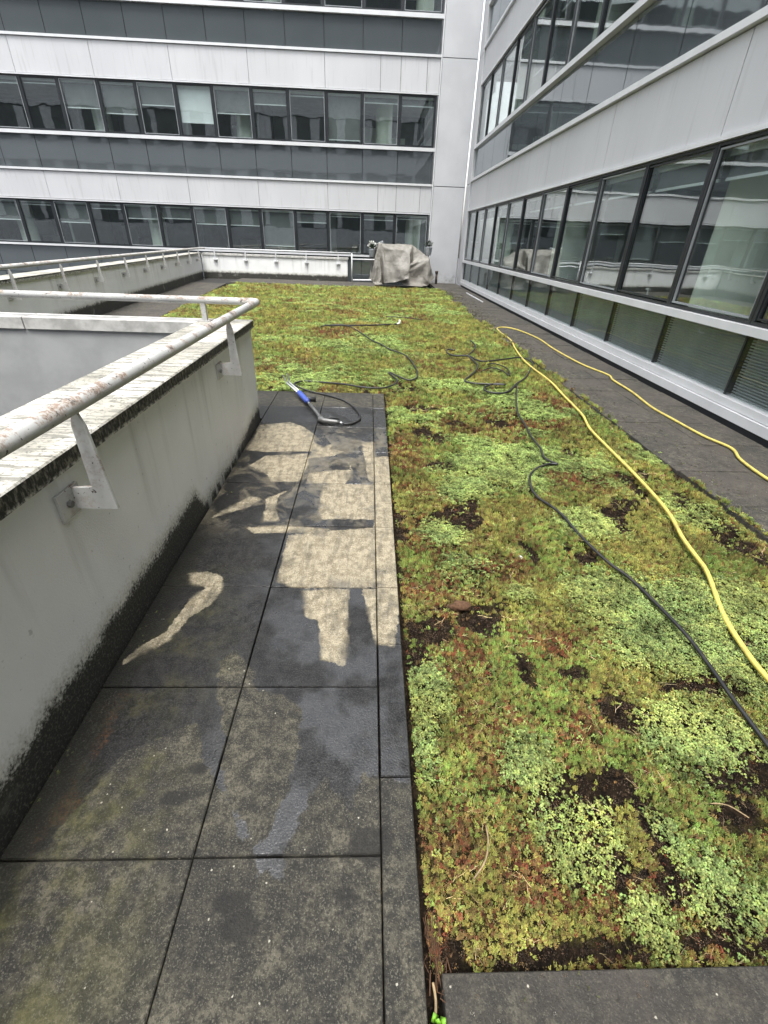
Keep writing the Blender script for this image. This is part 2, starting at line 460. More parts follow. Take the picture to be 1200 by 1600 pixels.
# ------------------------------------------------------------------ mesh helpers
class MB:
    def __init__(s):
        s.v, s.f = [], []
    def add(s, verts, faces):
        o = len(s.v)
        s.v += [tuple(p) for p in verts]
        s.f += [tuple(i + o for i in q) for q in faces]
        return s
    def box(s, x0, x1, y0, y1, z0, z1, map_=None, bev=0.0):
        if x0 > x1: x0, x1 = x1, x0
        if y0 > y1: y0, y1 = y1, y0
        if bev:
            b = bev
            pts, q = [], []
            for z, i in ((z0, 0), (z1 - b, 0), (z1, b)):
                pts += [(x0 + i, y0 + i, z), (x1 - i, y0 + i, z), (x1 - i, y1 - i, z), (x0 + i, y1 - i, z)]
            q = [(3, 2, 1, 0), (8, 9, 10, 11)]
            for k in (0, 4):
                for i in range(4):
                    j = (i + 1) % 4
                    q.append((k + i, k + j, k + 4 + j, k + 4 + i))
        else:
            pts = [(x, y, z) for z in (z0, z1) for x, y in ((x0, y0), (x1, y0), (x1, y1), (x0, y1))]
            q = [(3, 2, 1, 0), (4, 5, 6, 7), (0, 1, 5, 4), (1, 2, 6, 5), (2, 3, 7, 6), (3, 0, 4, 7)]
        if map_: pts = [map_(*p) for p in pts]
        return s.add(pts, q)
    def tube(s, pts, r, n=10, cap=True):
        pts = [Vector(p) for p in pts]
        rr = r if isinstance(r, (list, tuple)) else [r] * len(pts)
        up = Vector((0, 0, 1))
        rings = []
        prev = None
        for i, p in enumerate(pts):
            d = (pts[min(i + 1, len(pts) - 1)] - pts[max(i - 1, 0)])
            d = d.normalized() if d.length > 1e-9 else Vector((0, 1, 0))
            if prev is None:
                a = d.cross(up)
                if a.length < 1e-3: a = d.cross(Vector((1, 0, 0)))
            else:
                a = prev - d * prev.dot(d)
            a.normalize(); prev = a
            b = d.cross(a)
            rings.append([p + (a * math.cos(2 * math.pi * k / n) + b * math.sin(2 * math.pi * k / n)) * rr[i] for k in range(n)])
        v = [q for ring in rings for q in ring]
        f = []
        for i in range(len(rings) - 1):
            for k in range(n):
                j = (k + 1) % n
                f.append((i * n + k, i * n + j, (i + 1) * n + j, (i + 1) * n + k))
        if cap:
            f.append(tuple(reversed(range(n))))
            f.append(tuple((len(rings) - 1) * n + k for k in range(n)))
        return s.add(v, f)
    def mesh(s, name, mat, smooth=False):
        me = bpy.data.meshes.new(name)
        me.from_pydata(s.v, [], s.f)
        if mat: me.materials.append(M[mat])
        if smooth:
            me.polygons.foreach_set('use_smooth', [True] * len(me.polygons))
        me.update()
        return me
    def build(s, name, mat, parent=None, smooth=False):
        return link(name, s.mesh(name, mat, smooth), parent)

def link(name, data, parent=None):
    o = bpy.data.objects.new(name, data)
    COL.objects.link(o)
    if parent is not None:
        o.parent = parent
    return o

def tag(o, label=None, cat=None, group=None, kind=None):
    if label: o['label'] = label
    if cat: o['category'] = cat
    if group: o['group'] = group
    if kind: o['kind'] = kind
    return o

def thing(name, label, cat, loc=(0, 0, 0), group=None):
    o = bpy.data.objects.new(name, None)
    COL.objects.link(o)
    o.location = loc
    o.empty_display_size = 0.2
    return tag(o, label, cat, group)

def smooth_path(pts, sub=6):
    P = [Vector(p) for p in pts]
    out = []
    for i in range(len(P) - 1):
        p0, p1, p2, p3 = P[max(i - 1, 0)], P[i], P[i + 1], P[min(i + 2, len(P) - 1)]
        for k in range(sub):
            t = k / sub
            out.append(0.5 * ((2 * p1) + (-p0 + p2) * t + (2 * p0 - 5 * p1 + 4 * p2 - p3) * t * t + (-p0 + 3 * p1 - 3 * p2 + p3) * t ** 3))
    out.append(P[-1])
    return out

# value noise for layout fields
_tab = rng.random((256, 256))
def vnoise(x, y, s, seed=0):
    x = np.asarray(x) * s + seed * 17.3; y = np.asarray(y) * s + seed * 9.1
    xi, yi = np.floor(x).astype(int), np.floor(y).astype(int)
    fx, fy = x - xi, y - yi
    fx = fx * fx * (3 - 2 * fx); fy = fy * fy * (3 - 2 * fy)
    g = lambda a, b: _tab[(a % 256), (b % 256)]
    return (g(xi, yi) * (1 - fx) + g(xi + 1, yi) * fx) * (1 - fy) + (g(xi, yi + 1) * (1 - fx) + g(xi + 1, yi + 1) * fx) * fy
def fbm(x, y, s, seed=0, o=4):
    v, a, n = 0, 1, 0
    for k in range(o):
        v = v + a * vnoise(x, y, s * 2 ** k, seed + k * 3); n += a; a *= 0.55
    return v / n

# ------------------------------------------------------------------ ground far below, roof deck
g = MB().add([(-400, -400, -9), (400, -400, -9), (400, 400, -9), (-400, 400, -9)], [(0, 1, 2, 3)]).build('ground', 'asphalt')
tag(g, 'street level ground far below the roof terrace', kind='structure')
d = MB()
d.box(-6.75, -5.5, -8, 22.88, -9, -0.14)
d.box(-5.5, -1.5, 4.5, 22.88, -9, -0.14)
d.box(-1.12, 3.9, -8, 22.88, -9, -0.14)
dk = d.build('roof_deck', 'deck_membrane')
tag(dk, 'dark roof deck carrying paving and planting', kind='structure')

# ------------------------------------------------------------------ facades
Y_F, X_R = 22.9, 3.93
far_map = lambda u, d_, z: (u, Y_F - d_, z)
right_map = lambda u, d_, z: (X_R - d_, u, z)

def fbox(mp, u0, u1, d0, d1, z0, z1, mat, name, parent):
    return MB().box(u0, u1, d0, d1, z0, z1, mp).build(name, mat, parent)

def ring(mb, mp, u0, u1, z0, z1, w, d0, d1, wl=None, wb=None):
    wl = w if wl is None else wl
    wb = w if wb is None else wb
    mb.box(u0, u1, d0, d1, z0, z0 + wb, mp)
    mb.box(u0, u1, d0, d1, z1 - w, z1, mp)
    mb.box(u0, u0 + wl, d0 + 0.002, d1 - 0.002, z0 + wb, z1 - w, mp)
    mb.box(u1 - wl, u1, d0 + 0.002, d1 - 0.002, z0 + wb, z1 - w, mp)

def window(root, mp, u0, u1, z0, z1, drop, sash, white=False, handle=False, mull=0.045):
    mb = MB()
    ring(mb, mp, u0, u1, z0, z1, 0.034 if mp is right_map else 0.045, -0.08, 0.0, wl=mull)
    w = mb.build('window', 'frame_dark', root)
    MB().box(u0 + mull + 0.003, u1 - mull - 0.003, -0.052, -0.040, z0 + 0.048, z1 - 0.048, mp).build('pane', 'window_glass', w)
    if sash:
        sb = MB()
        ring(sb, mp, u0 + mull + 0.005, u1 - mull - 0.005, z0 + 0.05, z1 - 0.05, 0.02, -0.039, -0.012)
        sb.build('sash', 'frame_grey' if sash == 1 else 'frame_dark', w)
    if handle:
        c = (u0 + u1) / 2 - 0.1
        hb = MB().box(c, c + 0.11, -0.09, -0.07, z0 + 0.13, z0 + 0.155, mp).box(c, c + 0.022, -0.07, -0.056, z0 + 0.07, z0 + 0.155, mp)
        hb.build('handle', 'white_rail', w)
    bb = MB()
    bb.box(u0 + 0.05, u1 - 0.05, -0.22, -0.14, z1 - 0.12, z1 - 0.03, mp)
    bb.build('blind_box', 'blind_white', w)
    if drop > 0.02:
        MB().box(u0 + 0.07, u1 - 0.07, -0.19, -0.186, z1 - 0.12 - drop, z1 - 0.12, mp).build('blind', 'blind_white' if white else 'blind_grey', w)
        MB().box(u0 + 0.06, u1 - 0.06, -0.20, -0.175, z1 - 0.15 - drop, z1 - 0.12 - drop, mp).build('blind_bar', 'blind_white', w)

def floor_shell(root, mp, u0, u1, zf, zc, depth, cols):
    """one storey of rooms behind the glass: floor, ceiling, back wall, partitions, columns"""
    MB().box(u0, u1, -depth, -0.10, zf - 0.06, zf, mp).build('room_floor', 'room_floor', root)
    MB().box(u0, u1, -depth, -0.10, zc, zc + 0.06, mp).build('room_ceiling', 'room_ceiling', root)
    u = u0
    k = 0
    while u < u1:
        v = min(u1, u + random.choice((2.8, 4.2, 5.6)))
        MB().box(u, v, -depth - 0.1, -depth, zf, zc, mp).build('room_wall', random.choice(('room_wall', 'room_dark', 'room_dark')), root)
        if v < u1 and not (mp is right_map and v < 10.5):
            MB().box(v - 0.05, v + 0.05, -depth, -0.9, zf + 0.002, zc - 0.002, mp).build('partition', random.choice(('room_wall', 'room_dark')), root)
        # cupboards or doors on the back wall
        for q in range(2):
            a = u + random.uniform(0.1, 0.6) * (v - u)
            MB().box(a, a + random.uniform(0.6, 1.1), -depth + 0.002, -depth + 0.35, zf + 0.003, zf + random.uniform(0.9, 2.0), mp).build('cupboard_front', random.choice(('room_wall', 'room_dark', 'column_paint')), root)
        u = v
    for c, dd, r in cols:
        n = 20
        vs, fs = [], []
        for z in (zf, zc):
            for i in range(n):
                a = 2 * math.pi * i / n
                vs.append(mp(c + r * math.cos(a), -dd + r * math.sin(a), z))
        for i in range(n):
            fs.append((i, (i + 1) % n, n + (i + 1) % n, n + i))
        MB().add(vs, fs).build('column', 'column_paint', root, smooth=True)

# ---- far building
FAR = thing('office_building', 'white banded office building closing the far end of the roof terrace', 'building', (-8, 23, 0))
FAR_loc = FAR.location.copy()
def far_parent_fix(root):
    """children were built in world coordinates: cancel the Empty's own offset"""
    inv = Matrix.Translation(-root.location)
    for o in bpy.data.objects:
        if o.parent == root:
            o.matrix_parent_inverse = inv
PITCH_F, R_F = 1.40, 2.45
NB = 17
L_F = R_F - PITCH_F * NB
# storeys: (spandrel bottom, spandrel top, window bottom, window top)
ST_F = [(-2.9, 0.90, 0.99, 2.54), (3.60, 4.62, 4.75, 6.33), (7.46, 8.36, 8.50, 10.1)]
for si, (sb, stp, wb, wt_) in enumerate(ST_F):
    zf, zc = wb - 0.75, wt_ + 0.12
    floor_shell(FAR, far_map, L_F, R_F, zf, zc, 4.5, [(R_F - 0.75 - 5.6 * k - (1.4 if si == 1 else 0) + 0.2, 1.1, 0.33) for k in range(4)])
    for b in range(NB):
        u1 = R_F - PITCH_F * b
        u0 = u1 - PITCH_F
        idx = NB - 1 - b
        drop = random.choice((0.0, 0.0, 0.06, 0.3, 0.35, 0.65, 0.9, 0.12))
        white = False
        if si == 1:
            drop = {6: 0.98, 1: 0.14, 8: 0.82, 9: 0.70, 10: 0.05, 11: 0.08, 7: 0.52, 5: 0.66, 4: 0.34, 3: 0.05, 2: 1.3, 0: 0.18}.get(b, drop)
            white = b == 6
        if si == 0:
            drop = {0: 0.05, 1: 0.12, 2: 0.05, 3: 0.3, 4: 1.2, 5: 0.5, 6: 0.5, 7: 0.35, 8: 0.4, 9: 0.1, 10: 0.62, 11: 0.05, 12: 0.6}.get(b, drop)
        window(FAR, far_map, u0 + 0.004, u1 - 0.004, wb, wt_, drop, 1 if (b + si) % 2 == 0 else 2, white, mull=0.04 + 0.02 * ((b + si) % 2))
        if si == 0:
            for q0, q1 in ((-2.9, -1.1), (-1.08, -0.12), (-0.10, 0.89)):
                fbox(far_map, u0 + 0.012, u1 - 0.012, -0.06, -0.03, q0, q1, 'spandrel_glass', 'spandrel_panel', FAR)
        else:
            fbox(far_map, u0 + 0.012, u1 - 0.012, -0.06, -0.03, sb, stp, 'spandrel_glass', 'spandrel_panel', FAR)
    # dark backing behind the spandrel joints
    fbox(far_map, L_F, R_F, -0.10, -0.065, sb - 0.02, stp + 0.02, 'gasket', 'backing', FAR)
    # sill profile between spandrel and window
    fbox(far_map, L_F, R_F + 0.05, -0.07, 0.07, stp + 0.015, wb - 0.005, 'white_rail', 'sill_rail', FAR)
    # window head trim
    fbox(far_map, L_F, R_F + 0.05, -0.07, 0.045, wt_ + 0.003, wt_ + 0.045, 'white_rail', 'head_trim', FAR)
# white bands, 2.8 m panels joined on every other mullion
for z0, z1 in ((2.60, 3.50), (6.39, 7.36), (10.16, 11.15)):
    cuts = [R_F + 0.05] + ([R_F - 0.42] if z0 < 3 else [R_F - 0.42]) + [R_F - 1.4, R_F - 2.15]
    u = R_F - 4.2
    while u > L_F:
        cuts.append(u); u -= 2.8
    cuts.append(L_F)
    for a, b in zip(cuts, cuts[1:]):
        if a - b > 0.03:
            fbox(far_map, b + 0.007, a - 0.007, -0.05, 0.012, z0, z1, 'white_panel', 'wall_panel', FAR)
    fbox(far_map, L_F, R_F + 0.05, -0.12, -0.055, z0 - 0.03, z1 + 0.02, 'gasket', 'backing', FAR)
    if z1 < 11:
        fbox(far_map, L_F, R_F + 0.05, -0.07, 0.06, z1 + 0.012, z1 + 0.085, 'white_rail', 'band_rail', FAR)
# vertical end trim and pilaster
fbox(far_map, R_F + 0.055, R_F + 0.10, -0.07, 0.05, -0.1, 11.2, 'white_rail', 'end_trim', FAR)
for z0, z1 in ((-0.12, 3.515), (3.54, 7.37), (7.395, 11.2)):
    fbox(far_map, R_F + 0.115, 3.84, -0.25, 0.03, z0, z1, 'pilaster_concrete', 'pilaster_panel', FAR)
fbox(far_map, R_F + 0.105, 3.90, -0.4, -0.26, -0.1, 11.2, 'gasket', 'backing', FAR)
fbox(far_map, L_F, 3.84, -4.7, 0.0, 11.22, 11.5, 'far_band', 'roof', FAR)
fbox(far_map, L_F, 3.84, -4.75, -4.65, -9, 11.2, 'far_band', 'rear_wall', FAR)
fbox(far_map, L_F, R_F, -0.5, -0.11, -9, -2.95, 'far_band', 'base_wall', FAR)
far_parent_fix(FAR)

# ---- right building
RGT = thing('office_building', 'white banded office wing along the right side, its glass base above a white plinth', 'building', (6, 12, 0))
PITCH_R = 1.53
mul = [6.51 + PITCH_R * k for k in range(-7, 10)]          # mullion positions
mul.append(mul[-1] + 1.45)
END_R = 21.75
mul = [q for q in mul if q < END_R - 0.3] + [END_R]
ST_R = [(0.245, 0.865, 0.965, 2.66), (3.70, 4.60, 4.71, 6.43), (7.48, 8.42, 8.54, 10.2)]
rib_v = MB()
nr = 21
for i in range(nr):
    z = i * (0.62 / nr)
    hh = 0.62 / nr
    rib_v.box(0, PITCH_R - 0.06, 0.0, 0.012, z + 0.003, z + hh * 0.60)
rib_v.box(0, PITCH_R - 0.06, 0.050, 0.055, 0, 0.62)
rib_mesh = None
for si, (sb, stp, wb, wt_) in enumerate(ST_R):
    zf, zc = wb - 0.80, wt_ + 0.12
    floor_shell(RGT, right_map, mul[0], END_R, zf, zc, 5.0, [(6.85 + 6.12 * k - 12.24, 1.15, 0.55) for k in range(5)])
    for b in range(len(mul) - 1):
        u0, u1 = mul[b], mul[b + 1]
        drop = random.choice((0.0, 0.1, 0.2, 0.25))
        if si == 0:
            drop = 0.20 if u0 < 12 else random.choice((0.1, 0.9, 0.2))
        if si == 1:
            drop = random.choice((0.1, 0.6, 1.0, 0.3))
        sash = 2 if (b % 2 == 1) else 1
        window(RGT, right_map, u0 + 0.004, u1 - 0.004, wb, wt_, drop, sash, u0 > 16 and si > 0, handle=(sash == 2 and si == 0), mull=0.042)
        if si == 0:
            pn = MB().box(u0 + 0.014, u1 - 0.014, -0.045, -0.036, sb, stp, right_map).build('spandrel_panel', 'spandrel_clear', RGT)
            if rib_mesh is None:
                rm = MB(); rm.v = [(y_, x_, z_) for x_, y_, z_ in rib_v.v]; rm.f = rib_v.f
                rib_mesh = rm.mesh('rib_sheet', 'rib_sheet')
            rb = link('rib_sheet', rib_mesh, pn)
            rb.location = (X_R + 0.085, u0 + 0.03, sb)
            rb.scale = (1, (u1 - u0 - 0.06) / (PITCH_R - 0.06), 1)
        else:
            fbox(right_map, u0 + 0.012, u1 - 0.012, -0.06, -0.03, sb, stp, 'spandrel_glass', 'spandrel_panel', RGT)
    if si == 0:
        for q in mul:
            fbox(right_map, q - 0.013, q + 0.013, -0.11, -0.03, sb, stp, 'frame_dark', 'mullion', RGT)
    fbox(right_map, mul[0], END_R, -0.26, -0.20, sb - 0.02, stp + 0.02, 'gasket', 'backing', RGT)
    fbox(right_map, mul[0], END_R + 0.05, -0.07, 0.075, stp + 0.012, wb - 0.005, 'white_rail', 'sill_rail', RGT)
    fbox(right_map, mul[0], END_R + 0.05, -0.07, 0.05, wt_ + 0.003, wt_ + 0.05, 'white_rail', 'head_trim', RGT)
for z0, z1 in ((2.72, 3.60), (6.49, 7.37), (10.26, 11.2)):
    cuts = [END_R + 0.05]
    u = 6.5 + 3.06 * 4
    while u > mul[0]:
        cuts.append(u); u -= 3.06
    cuts.append(mul[0])
    for a, b in zip(cuts, cuts[1:]):
        fbox(right_map, b + 0.007, a - 0.007, -0.05, 0.012, z0, z1, 'white_panel', 'wall_panel', RGT)
    fbox(right_map, mul[0], END_R + 0.05, -0.12, -0.055, z0 - 0.04, z1 + 0.02, 'gasket', 'backing', RGT)
    if z1 < 11:
        fbox(right_map, mul[0], END_R + 0.05, -0.07, 0.085, z1 + 0.012, z1 + 0.09, 'white_rail', 'band_rail', RGT)
# end strip at the inside corner
fbox(right_map, END_R + 0.055, END_R + 0.12, -0.07, 0.05, 0.02, 11.2, 'white_rail', 'end_trim', RGT)
for z0, z1 in ((0.0, 3.58), (3.60, 7.36), (7.38, 11.2)):
    fbox(right_map, END_R + 0.125, 22.865, -0.25, 0.02, z0, z1, 'white_panel', 'wall_panel', RGT)
# stepped white plinth
fbox(right_map, mul[0], END_R + 0.05, -0.13, 0.045, 0.16, 0.240, 'white_rail', 'plinth_cap', RGT)
fbox(right_map, mul[0], END_R + 0.05, -0.13, 0.075, 0.055, 0.152, 'white_rail', 'plinth', RGT)
fbox(right_map, mul[0], END_R + 0.05, -0.13, 0.02, -0.13, 0.05, 'gasket', 'plinth_foot', RGT)
fbox(right_map, mul[0], 22.85, -5.3, 0.0, 11.22, 11.5, 'far_band', 'roof', RGT)
fbox(right_map, mul[0], 22.85, -5.3, -5.15, -9, 11.2, 'far_band', 'rear_wall', RGT)
fbox(right_map, mul[0] - 0.2, mul[0] - 0.01, -5.1, -0.02, -9, 11.2, 'far_band', 'end_wall', RGT)
far_parent_fix(RGT)
for o in bpy.data.objects:                                  # rib sheets hang below panels that carry no offset of their own
    if o.parent and o.parent.parent == RGT and o.name.startswith('rib_sheet'):
        o.matrix_parent_inverse = Matrix.Identity(4)

# ---- building across the court behind the camera (seen mirrored in the far windows)
OPP = thing('office_building', 'banded grey office building behind the viewer, mirrored in the far windows', 'building', (0, -22, 0))
opp_map = lambda u, d_, z: (u, -20 + d_, z)
for z0, z1, mat, nm in ((-9, 2.4, 'far_band', 'wall_band'), (2.4, 4.4, 'far_glass', 'window_band'), (4.4, 6.0, 'far_band', 'wall_band'),
                        (6.0, 8.0, 'far_glass', 'window_band'), (8.0, 9.8, 'far_band', 'wall_band'), (9.8, 12.9, 'far_glass', 'window_band'),
                        (12.9, 15.6, 'far_band', 'wall_band'), (15.6, 23.0, 'far_glass', 'plant_screen')):
    fbox(opp_map, -60, 16, -8, 0.0 if mat == 'far_band' else -0.15, z0, z1 - 0.002, mat, nm, OPP)
    if mat == 'far_glass' and nm == 'window_band':
        mb = MB()
        for k in range(26):
            u = -59 + 2.9 * k
            mb.box(u, u + random.choice((0.5, 1.0, 1.4)), -0.149, -0.10, z0 + 0.1, z1 - 0.1, opp_map)
        mb.build('mullion', 'far_band', OPP)
far_parent_fix(OPP)

# ------------------------------------------------------------------ paving
def seg_dist(px, py, poly):
    """signed distance (positive inside) from points to a closed polygon"""
    d2 = np.full(px.shape, 1e9); inside = np.zeros(px.shape, bool)
    n = len(poly)
    for i in range(n):
        ax, ay = poly[i]; bx, by = poly[(i + 1) % n]
        ex, ey = bx - ax, by - ay
        L = ex * ex + ey * ey + 1e-12
        t = np.clip(((px - ax) * ex + (py - ay) * ey) / L, 0, 1)
        d2 = np.minimum(d2, (px - ax - t * ex) ** 2 + (py - ay - t * ey) ** 2)
        c = ((ay > py) != (by > py)) & (px < (bx - ax) * (py - ay) / (by - ay + 1e-12) + ax)
        inside ^= c
    return np.where(inside, 1, -1) * np.sqrt(d2)

CLEAN = [
[(-1.05, 4.33), (-0.77, 4.43), (-0.63, 4.32), (-0.49, 4.1), (-0.47, 3.72), (-0.87, 3.68), (-1.04, 3.71), (-1.03, 3.97)],
[(-0.48, 3.93), (-0.39, 3.8), (-0.28, 3.94), (-0.32, 3.77), (-0.2, 3.72), (-0.28, 3.62), (-0.38, 3.59), (-0.48, 3.56)],
[(-0.94, 3.4), (-0.85, 3.6), (-0.5, 3.67), (-0.47, 3.44), (-0.51, 3.14), (-0.72, 3.12), (-0.76, 3.23)],
[(-0.46, 3.28), (-0.24, 3.35), (-0.13, 3.35), (-0.14, 3.45), (-0.21, 3.58), (-0.24, 3.64), (-0.14, 3.48), (-0.1, 3.3), (-0.16, 3.11), (-0.45, 3.1)],
[(-0.33, 3.1), (0.06, 3.11), (0.06, 2.6), (-0.29, 2.59), (-0.32, 2.68)],
[(-0.48, 2.4), (-0.22, 2.46), (0.07, 2.51), (0.06, 1.91), (-0.38, 1.9), (-0.47, 1.96), (-0.48, 2.22)],
[(-0.32, 1.88), (-0.08, 1.9), (-0.08, 1.63), (-0.08, 1.38), (-0.19, 1.42), (-0.22, 1.66), (-0.29, 1.68)],
[(-0.02, 1.9), (0.07, 1.9), (0.06, 1.52), (0.04, 1.57), (0.02, 1.74)],
[(-0.96, 2.01), (-0.86, 2.03), (-0.77, 1.99), (-0.74, 1.88), (-0.77, 1.76), (-0.84, 1.68), (-0.87, 1.57), (-0.9, 1.5), (-0.98, 1.45), (-1.02, 1.39), (-1.04, 1.4), (-1.0, 1.49), (-0.92, 1.57), (-0.9, 1.7), (-0.88, 1.8), (-0.83, 1.89), (-0.91, 1.93)],
[(-0.71, 2.86), (-0.55, 3.02), (-0.62, 2.91), (-0.62, 2.75), (-0.56, 2.57), (-0.67, 2.56), (-0.69, 2.78)],
[(-1.04, 2.55), (-0.93, 2.74), (-0.82, 2.9), (-0.73, 2.86), (-0.8, 2.74), (-0.96, 2.63)],
[(-0.76, 2.48), (-0.5, 2.52), (-0.22, 2.48), (-0.29, 2.42), (-0.47, 2.43), (-0.69, 2.41)],
[(-0.05, 3.95), (0.07, 3.96), (0.06, 3.11), (0.01, 3.2), (-0.03, 3.7)],
[(0.055, 3.61), (0.25, 3.65), (0.25, 1.93), (0.055, 1.93)],
[(0.055, 1.93), (0.20, 1.93), (0.14, 1.49), (0.055, 1.51)]]
DRY_EDGE = [(-1.3, 0.60), (-0.96, 0.67), (-0.92, 0.79), (-0.84, 1.0), (-0.62, 1.12), (-0.56, 0.96), (-0.48, 0.88), (-0.4, 0.77), (-0.33, 0.68), (-0.29, 0.63), (-0.22, 0.61), (-0.22, 0.70), (-0.18, 0.83), (-0.12, 0.91), (-0.04, 0.78), (0.0, 0.92), (0.06, 0.90), (0.3, 0.85)]
WETPOLY = DRY_EDGE + [(0.3, 4.95), (-1.3, 4.95)]
ISLAND = [(-0.63, 1.4), (-0.57, 1.47), (-0.48, 1.37), (-0.44, 1.26), (-0.32, 1.24), (-0.24, 1.16), (-0.23, 0.98), (-0.25, 0.85), (-0.29, 0.72), (-0.33, 0.71), (-0.4, 0.79), (-0.47, 0.88), (-0.51, 1.06), (-0.59, 1.24)]
BLOBS = [(-0.61, 0.84, 0.035), (-0.56, 0.94, 0.03), (-0.37, 0.56, 0.04), (-0.32, 0.51, 0.045), (-0.04, 0.57, 0.03), (0.03, 0.70, 0.06)]

def marks(x, y):
    c = np.full(x.shape, -1.0)
    for p in CLEAN: c = np.maximum(c, seg_dist(x, y, p))
    w = seg_dist(x, y, WETPOLY)
    w = np.minimum(w, -seg_dist(x, y, ISLAND))
    k = np.full(x.shape, -1.0)
    for bx, by, br in BLOBS: k = np.maximum(k, br - np.hypot((x - bx) * 0.8, (y - by) * 1.2))
    return np.stack([np.clip(c, -0.3, 0.3), np.clip(w, -0.3, 0.3), np.clip(k, -0.3, 0.3)], -1)

def slab(parent, name, x0, x1, y0, y1, z, mat, res=0.0, thick=0.05, tilt=0.0015, x1b=None):
    """a paving piece with a small arris; res>0 gives it a fine top grid that carries the wash marks"""
    x1b = x1 if x1b is None else x1b
    nx = max(1, int(round((x1 - x0) / res))) if res else 1
    ny = max(1, int(round((y1 - y0) / res))) if res else 1
    b = 0.003
    us = np.concatenate(([0], np.linspace(0, 1, nx + 1) * (1 - 2 * b / (x1 - x0)) + b / (x1 - x0), [1]))
    vs = np.concatenate(([0], np.linspace(0, 1, ny + 1) * (1 - 2 * b / (y1 - y0)) + b / (y1 - y0), [1]))
    U, V = np.meshgrid(us, vs)
    Yv = y0 + (y1 - y0) * V
    Xv = x0 + (x1 + (x1b - x1) * V - x0) * U
    a1, a2 = random.uniform(-tilt, tilt), random.uniform(-tilt, tilt)
    Z = z + a1 * (U - 0.5) * 2 + a2 * (V - 0.5) * 2
    edge = np.zeros_like(Z); edge[0, :] = edge[-1, :] = 1; edge[:, 0] = edge[:, -1] = 1
    Z = Z - 0.004 * edge
    R, C = Z.shape
    verts = np.stack([Xv, Yv, Z], -1).reshape(-1, 3)
    faces = []
    for i in range(R - 1):
        for j in range(C - 1):
            a = i * C + j
            faces.append((a, a + 1, a + C + 1, a + C))
    # skirt
    rim = [j for j in range(C)] + [i * C + C - 1 for i in range(1, R)] + [(R - 1) * C + j for j in range(C - 2, -1, -1)] + [i * C for i in range(R - 2, 0, -1)]
    base = len(verts)
    low = verts[rim].copy(); low[:, 2] = z - thick
    allv = np.vstack([verts, low])
    n = len(rim)
    for k in range(n):
        q = (k + 1) % n
        faces.append((rim[q], rim[k], base + k, base + q))
    me = bpy.data.meshes.new(name)
    me.from_pydata(allv.tolist(), [], faces)
    if res:
        at = me.attributes.new('marks', 'FLOAT_VECTOR', 'POINT')
        mk = marks(allv[:, 0], allv[:, 1])
        at.data.foreach_set('vector', mk.astype(np.float32).ravel())
    me.materials.append(M[mat])
    me.update()
    return link(name, me, parent)

PAV = tag(MB().box(-1.07, 0.19, -2.4, 5.5, -0.139, -0.0515).build('pavement', 'soil'),
          'wet concrete slab path with pale jet-washed patches beside the low wall', kind='structure')
rows = [0.06 - 0.607 * k for k in range(4, 0, -1)] + [0.06, 0.668, 1.276, 1.907, 2.51, 3.11, 3.715, 4.318, 4.93, 5.5]
cols = [-1.062, -0.498, 0.062]
J = 0.0022
for i in range(len(rows) - 1):
    for j in range(2):
        fine_ = rows[i + 1] > 0.1
        slab(PAV, 'slab', cols[j] + J, cols[j + 1] - J, rows[i] + J, rows[i + 1] - J, 0.0 + random.uniform(-0.002, 0.002), 'paving_slab', 0.016 if fine_ else 0.0)
    if rows[i] > 4.3:
        slab(PAV, 'slab', -1.66, -1.062 - J, rows[i] + J + (0.2 if rows[i] < 4.4 else 0), rows[i + 1] - J, 0.0, 'paving_slab', 0.05)
# edging kerb of the path
kj = [0.06 - 0.607 * 4, 0.06 - 0.607 * 3, 0.06 - 0.607 * 2, -0.547, 0.06, 0.9, 1.51, 1.91, 2.51, 3.11, 3.715, 4.318, 4.93, 5.5]
ko = lambda y: 0.163 + 0.0065 * max(min(y, 4.5), 0)
for a, b in zip(kj, kj[1:]):
    slab(PAV, 'kerb_block', 0.062 + J, ko(a), a + J, b - J, 0.004 if b < 1.6 else 0.001, 'kerb_washed', 0.016 if b > 0.2 else 0.0, 0.13, x1b=ko(b))

FK = tag(MB().box(0.205, 3.8, -2.4, 0.36, -0.139, -0.062).build('front_kerb', 'deck_membrane'),
         'dark mossy kerb and paving along the near edge of the planting', kind='structure')
for x0 in (0.21, 1.12, 2.03):
    slab(FK, 'kerb_block', x0, x0 + 0.905, 0.10, 0.404, 0.004, 'kerb_concrete', 0, 0.12)
for k in range(5):
    for q in range(3):
        slab(FK, 'slab', 0.21 + 0.6 * k, 0.805 + 0.6 * k, -0.505 - 0.6 * q, 0.093 - 0.6 * q, 0.0, 'paving_old', 0, 0.06)

RP = tag(MB().box(2.60, 3.90, -2.4, 22.85, -0.139, -0.052).build('pavement', 'deck_membrane'),
         'narrow grey slab walkway below the glass wing', kind='structure')
y = 0.42
k = 0
while y < 22.7:
    y2 = min(y + 0.607, 22.84)
    slab(RP, 'slab', 2.63 + random.uniform(-0.015, 0.015), 3.235 - J, y + 0.004, y2 - 0.004, random.uniform(-0.004, 0.003), 'paving_old')
    slab(RP, 'slab', 3.235 + J, 3.84, y + 0.004, y2 - 0.004, random.uniform(-0.004, 0.003), 'paving_old')
    y = y2

